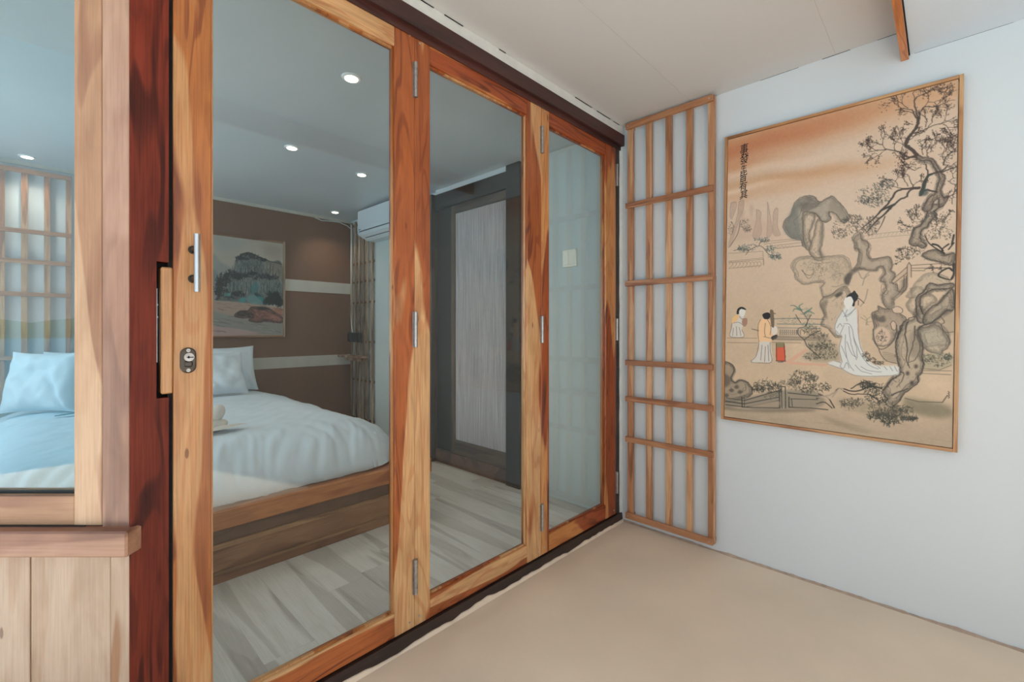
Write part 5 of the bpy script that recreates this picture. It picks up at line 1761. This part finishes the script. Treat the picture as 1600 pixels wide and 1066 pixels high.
def picture_mesh(name, arr, O, U_, V_, W_, H_, mat, parent):
    ny, nx = arr.shape[:2]
    me = bpy.data.meshes.new(name)
    iu = (np.arange(nx) / (nx - 1)) * W_
    iv = (np.arange(ny) / (ny - 1)) * H_
    uu_, vv_ = np.meshgrid(iu, iv)
    pts = np.array(O)[None, None] + uu_[..., None] * np.array(U_) + vv_[..., None] * np.array(V_)
    nvt = nx * ny
    idx = np.arange(nvt).reshape(ny, nx)
    q = np.stack([idx[:-1, :-1], idx[1:, :-1], idx[1:, 1:], idx[:-1, 1:]], -1).reshape(-1, 4)
    me.vertices.add(nvt)
    me.vertices.foreach_set('co', pts.reshape(-1).astype(np.float32))
    me.loops.add(q.size)
    me.loops.foreach_set('vertex_index', q.reshape(-1).astype(np.int32))
    me.polygons.add(len(q))
    me.polygons.foreach_set('loop_start', (np.arange(len(q)) * 4).astype(np.int32))
    me.update(calc_edges=True)
    ca = me.color_attributes.new('print', 'FLOAT_COLOR', 'POINT')
    col = np.ones((nvt, 4), np.float32)
    col[:, :3] = arr.reshape(-1, 3)
    ca.data.foreach_set('color', col.reshape(-1))
    me.materials.append(mat)
    me.validate()
    o = bpy.data.objects.new(name, me)
    COL.objects.link(o)
    if parent:
        o.parent = parent
        o.matrix_parent_inverse = parent.matrix_world.inverted()
    return o


def framed(name, O, U_, V_, Nrm, W_, H_, arr, fw, depth, mats, label, matp):
    """O top-left corner of the canvas face; Nrm out of the wall"""
    O, U_, V_, Nrm = Vector(O), Vector(U_), Vector(V_), Vector(Nrm)
    e = empty(name, tuple(O + U_ * W_ / 2 + V_ * H_))
    tag(e, label, 'painting')
    picture_mesh('canvas_print', arr, O + Nrm * 0.0005, U_, V_, W_, H_, matp, e)
    fr = (O, U_, Nrm, V_)
    MB(fr).box(0, W_, -depth, 0.0, 0, H_).build('canvas_back', M['card'], e)
    g_ = 0.002
    for dims, mt_ in (((-fw, -g_, -depth, 0.006, -fw, H_ + fw), mats[0]), ((W_ + g_, W_ + fw, -depth, 0.006, -fw, H_ + fw), mats[0]),
                      ((-g_, W_ + g_, -depth, 0.006, -fw, -g_), mats[1]), ((-g_, W_ + g_, -depth, 0.006, H_ + g_, H_ + fw), mats[1])):
        MB(fr).box(*dims, bev=0.001).build('frame_side', mt_, e)
    return e


arr = to_lin(cv.a, np.array([1.12, 1.10, 1.04]))
pm1 = attr_mat('painted_canvas_print')
pe = framed('framed_painting', PO, PU, PV, (0, -1, 0), PW_, PH_, arr, 0.014, 0.026, (M['pframe_z'], M['pframe_x']),
            'large framed ink painting of a garden with rocks, pine tree and lady in white', pm1)

# lettering: six brush characters
fc = bpy.data.curves.new('lettering', 'FONT')
try:
    for f_ in bpy.data.fonts:
        pass
except Exception:
    pass
chars = '事發生皆有其'
rows = [(207, 160, 60, 66), (209, 232, 64, 66), (205, 303, 44, 40), (203, 366, 52, 74), (200, 442, 58, 58), (205, 504, 58, 56)]
for ch, (cx, cy, cw, chh) in zip(chars, rows):
    fc = bpy.data.curves.new('character', 'FONT')
    fc.body = ch
    fc.size = 1.0
    fc.extrude = 0.0
    fc.offset = 0.006
    to = bpy.data.objects.new('character', fc)
    COL.objects.link(to)
    bpy.context.view_layer.update()
    dg = bpy.context.evaluated_depsgraph_get()
    me = bpy.data.meshes.new_from_object(to.evaluated_get(dg))
    bpy.data.objects.remove(to)
    if len(me.vertices) < 3:
        continue
    xs = [v.co.x for v in me.vertices]; ys = [v.co.y for v in me.vertices]
    (u0, v0), (u1, v1) = pic_uv(*A([(cx - cw / 2, cy - chh / 2)])[0]), pic_uv(*A([(cx + cw / 2, cy + chh / 2)])[0])
    um, vm, du, dvv = (u0 + u1) / 2, (v0 + v1) / 2, (u1 - u0), (v1 - v0)
    sx, sy = max(xs) - min(xs), max(ys) - min(ys)
    for v in me.vertices:
        a = (v.co.x - min(xs)) / sx - 0.5
        b = (v.co.y - min(ys)) / sy - 0.5
        uq = um + a * du + b * 0.10 * du
        vq = vm - b * dvv - a * 0.08 * dvv
        v.co = PO + PU * uq + PV * vq + Vector((0, -0.0011, 0))
    me.materials.clear()
    me.materials.append(M['ink'])
    o = bpy.data.objects.new('brush_character', me)
    COL.objects.link(o)
    o.parent = pe
    o.matrix_parent_inverse = pe.matrix_world.inverted()

# ---- small mountain painting on the brown wall
QO = Vector((-3.238, -1.715, 1.925))
QW, QH = 1.010, 0.880


def pic2_uv(px, py):
    r_ = FW + RT * ((px - 800) / 706.0) + Vector((0, 0, (515 - py) / 706.0))
    t = (QO.x - CAM.x) / r_.x
    p = CAM + r_ * t - QO
    return p.y, -p.z


Mm = crop(325, 355, 6.09)
cv2 = Canvas(330, 288, QW, QH, pic2_uv)
vv, uu = np.meshgrid((np.arange(288) + .5) / 288, (np.arange(330) + .5) / 330, indexing='ij')
sky_ = np.array([186, 172, 156]) / 255.
cv2.a = np.ones((288, 330, 3)) * sky_
cv = cv2
n2 = fnoise((288, 330), 60, 4)
cv.a *= (0.94 + 0.12 * n2)[..., None]
cv.wash(Mm([(60, 100), (300, 120), (330, 200), (150, 230), (60, 200)]), (158, 162, 156), 0.5, 8)
cv.wash(Mm([(520, 180), (700, 200), (700, 330), (560, 280)]), (164, 146, 130), 0.6, 6)
# misty mountains
cv.wash(Mm([(-500, 420), (-300, 260), (-180, 330), (-60, 240), (60, 260), (120, 330), (240, 420), (200, 620), (-500, 640)]), (120, 130, 130), 0.6, 3, mottled=0.3)
cv.wash(Mm([(-420, 640), (-250, 420), (-60, 460), (50, 400), (120, 520), (80, 700), (-420, 700)]), (92, 106, 106), 0.5, 3, mottled=0.4)
# the crag
cv.wash(Mm([(80, 690), (100, 560), (70, 490), (150, 460), (240, 400), (265, 310), (310, 265), (380, 245), (450, 270), (530, 305), (600, 330), (700, 350), (705, 700), (80, 700)]), (84, 88, 86), 0.97, 0.9, mottled=0.25)
cv.wash(Mm([(540, 330), (700, 370), (700, 510), (600, 470), (560, 420)]), (138, 126, 110), 0.85, 3)
cv.wash(Mm([(265, 330), (380, 290), (540, 340), (540, 440), (400, 440), (250, 420)]), (122, 128, 126), 0.6, 2.5, mottled=0.5)
cv.wash(Mm([(300, 470), (700, 510), (700, 620), (500, 640), (300, 640)]), (128, 134, 130), 0.6, 3, mottled=0.5)
cv.wash(Mm([(130, 530), (230, 520), (220, 640), (140, 650)]), (118, 132, 130), 0.6, 2, mottled=0.5)
for k in range(70):
    x = RR.uniform(260, 620); y = RR.uniform(310, 430)
    cv.stroke(Mm([(x, y), (x + RR.uniform(-14, 8), y + RR.uniform(30, 70))]), RR.uniform(1.0, 2.4), RR.choice(((52, 56, 56), (70, 74, 74), (158, 160, 154))), w1=0.8, alpha=0.7, sm=False)
for k in range(110):
    x = RR.uniform(120, 690); y = RR.uniform(500, 600)
    cv.stroke(Mm([(x, y), (x + RR.uniform(-16, 6), y + RR.uniform(40, 110))]), RR.uniform(1.0, 2.6), RR.choice(((48, 54, 54), (64, 74, 74), (150, 154, 148), (60, 110, 112))), w1=0.8, alpha=0.7, sm=False)
for k in range(260):
    x = RR.uniform(110, 690); y = RR.uniform(300, 640)
    if y < 300 + abs(x - 400) * 0.35:
        continue
    cv.stroke(Mm([(x, y), (x + RR.uniform(-12, 12), y + RR.uniform(10, 50))]), RR.uniform(0.8, 2.0), RR.choice(((34, 38, 38), (46, 52, 52), (150, 154, 148), (176, 172, 160), (58, 92, 94))), w1=0.6, alpha=0.75, sm=False)
clump([(300, 290, 40, 22), (380, 262, 60, 16), (450, 285, 50, 18), (520, 310, 40, 16), (340, 300, 60, 18)], 40, (36, 38, 36), Mm, ln=14, w=1.8)
cv.stroke(Mm([(265, 320), (310, 268), (380, 246), (450, 270), (540, 308)]), 3, (40, 42, 42), alpha=0.85, jit=0.9)
cv.stroke(Mm([(540, 308), (620, 335), (700, 352)]), 2.5, (56, 52, 48), alpha=0.8, jit=0.5)
clump([(90, 600, 26, 90), (160, 520, 60, 30), (280, 480, 40, 20), (420, 440, 40, 14), (160, 470, 80, 28), (220, 440, 60, 30), (110, 540, 35, 40), (100, 620, 30, 60), (150, 600, 40, 60), (500, 470, 90, 22), (600, 480, 70, 20), (330, 460, 60, 16), (220, 650, 60, 30), (300, 640, 50, 24)], 70, (32, 38, 38), Mm, ln=20, w=2.0)
cv.wash(Mm([(410, 560), (470, 520), (480, 600), (420, 640)]), (58, 120, 124), 0.7, 2)
cv.wash(Mm([(360, 690), (400, 645), (450, 650), (520, 700), (540, 740), (420, 735)]), (104, 142, 140), 0.97, 0.9)
cv.wash(Mm([(290, 710), (320, 670), (355, 680), (350, 715)]), (66, 146, 146), 0.9, 0.9)
cv.wash(Mm([(440, 640), (500, 690), (545, 745), (560, 720), (520, 670), (460, 625)]), (30, 62, 64), 0.95, 1.0)
cv.wash(Mm([(470, 660), (520, 670), (540, 710), (510, 700)]), (56, 150, 150), 0.8, 1.0)
cv.wash(Mm([(150, 635), (200, 625), (215, 655), (160, 660)]), (90, 160, 156), 0.7, 1.2)
clump([(620, 640, 60, 24), (640, 680, 60, 28), (600, 720, 80, 22), (680, 720, 30, 40), (580, 690, 40, 22)], 130, (20, 32, 34), Mm, ln=18, w=2.2)
# shore, red rocks, water
cv.wash(Mm([(-600, 705), (60, 705), (250, 715), (540, 745), (710, 770), (710, 1030), (-600, 1030)]), (176, 146, 128), 1, 0.8, closed=False)
cv.wash(Mm([(-600, 800), (50, 800), (280, 860), (500, 900), (710, 915), (710, 1030), (400, 1010), (-600, 930)]), (140, 138, 130), 0.9, 1.5, closed=False, mottled=0.2)
cv.wash(Mm([(-600, 935), (50, 940), (300, 970), (500, 1005), (300, 1030), (-600, 1030)]), (186, 150, 144), 0.95, 1.2, closed=False)
for k in range(70):
    x = RR.uniform(-400, 690); y = RR.uniform(800, 1000)
    cv.stroke(Mm([(x, y), (x + 30, y + 4), (x + RR.uniform(40, 110), y + 14)]), 1.3, RR.choice(((96, 102, 98), (176, 172, 160), (84, 84, 80))), alpha=0.6)
for k in range(40):
    x = RR.uniform(40, 500); y = RR.uniform(715, 800)
    cv.stroke(Mm([(x, y), (x + 40, y + RR.uniform(-4, 10))]), 1.4, RR.choice(((140, 96, 82), (196, 166, 148))), alpha=0.6)
rock([(250, 845), (300, 800), (370, 800), (420, 760), (520, 770), (600, 790), (700, 850), (705, 910), (560, 895), (480, 905), (390, 890), (420, 860), (320, 860)], Mm, fill=(128, 74, 64), alpha=0.97, edge=(58, 38, 34), ew=2, seed=60, shade=(70, 44, 40), sa=1.0)
cv.wash(Mm([(270, 830), (330, 800), (440, 830), (400, 860), (310, 850)]), (44, 38, 34), 0.85, 1.2)
cv.wash(Mm([(460, 780), (510, 755), (590, 775), (540, 790)]), (44, 38, 34), 0.9, 1.2)
cv.wash(Mm([(560, 830), (660, 850), (700, 890), (600, 870)]), (176, 112, 98), 0.8, 1.5)
cv.wash(Mm([(620, 770), (700, 790), (705, 850), (650, 820)]), (170, 100, 78), 0.8, 2)
for k in range(120):
    x = RR.uniform(300, 700); y = RR.uniform(775, 905)
    if y > 860 and x < 400:
        continue
    cv.stroke(Mm([(x, y), (x + RR.uniform(10, 50), y + RR.uniform(-6, 22))]), RR.uniform(1.0, 2.2), RR.choice(((58, 36, 32), (150, 88, 76), (188, 128, 112), (84, 46, 40))), w1=0.8, alpha=0.7, sm=False)
arr2 = to_lin(cv.a, 1.0)
framed('framed_painting', QO, (0, 1, 0), (0, 0, -1), (1, 0, 0), QW, QH, arr2, 0.018, 0.022, (M['lat_dull'], M['pframe_y']),
       'framed mountain landscape with teal crag on the brown bedroom wall', attr_mat('mountain_canvas_print'))
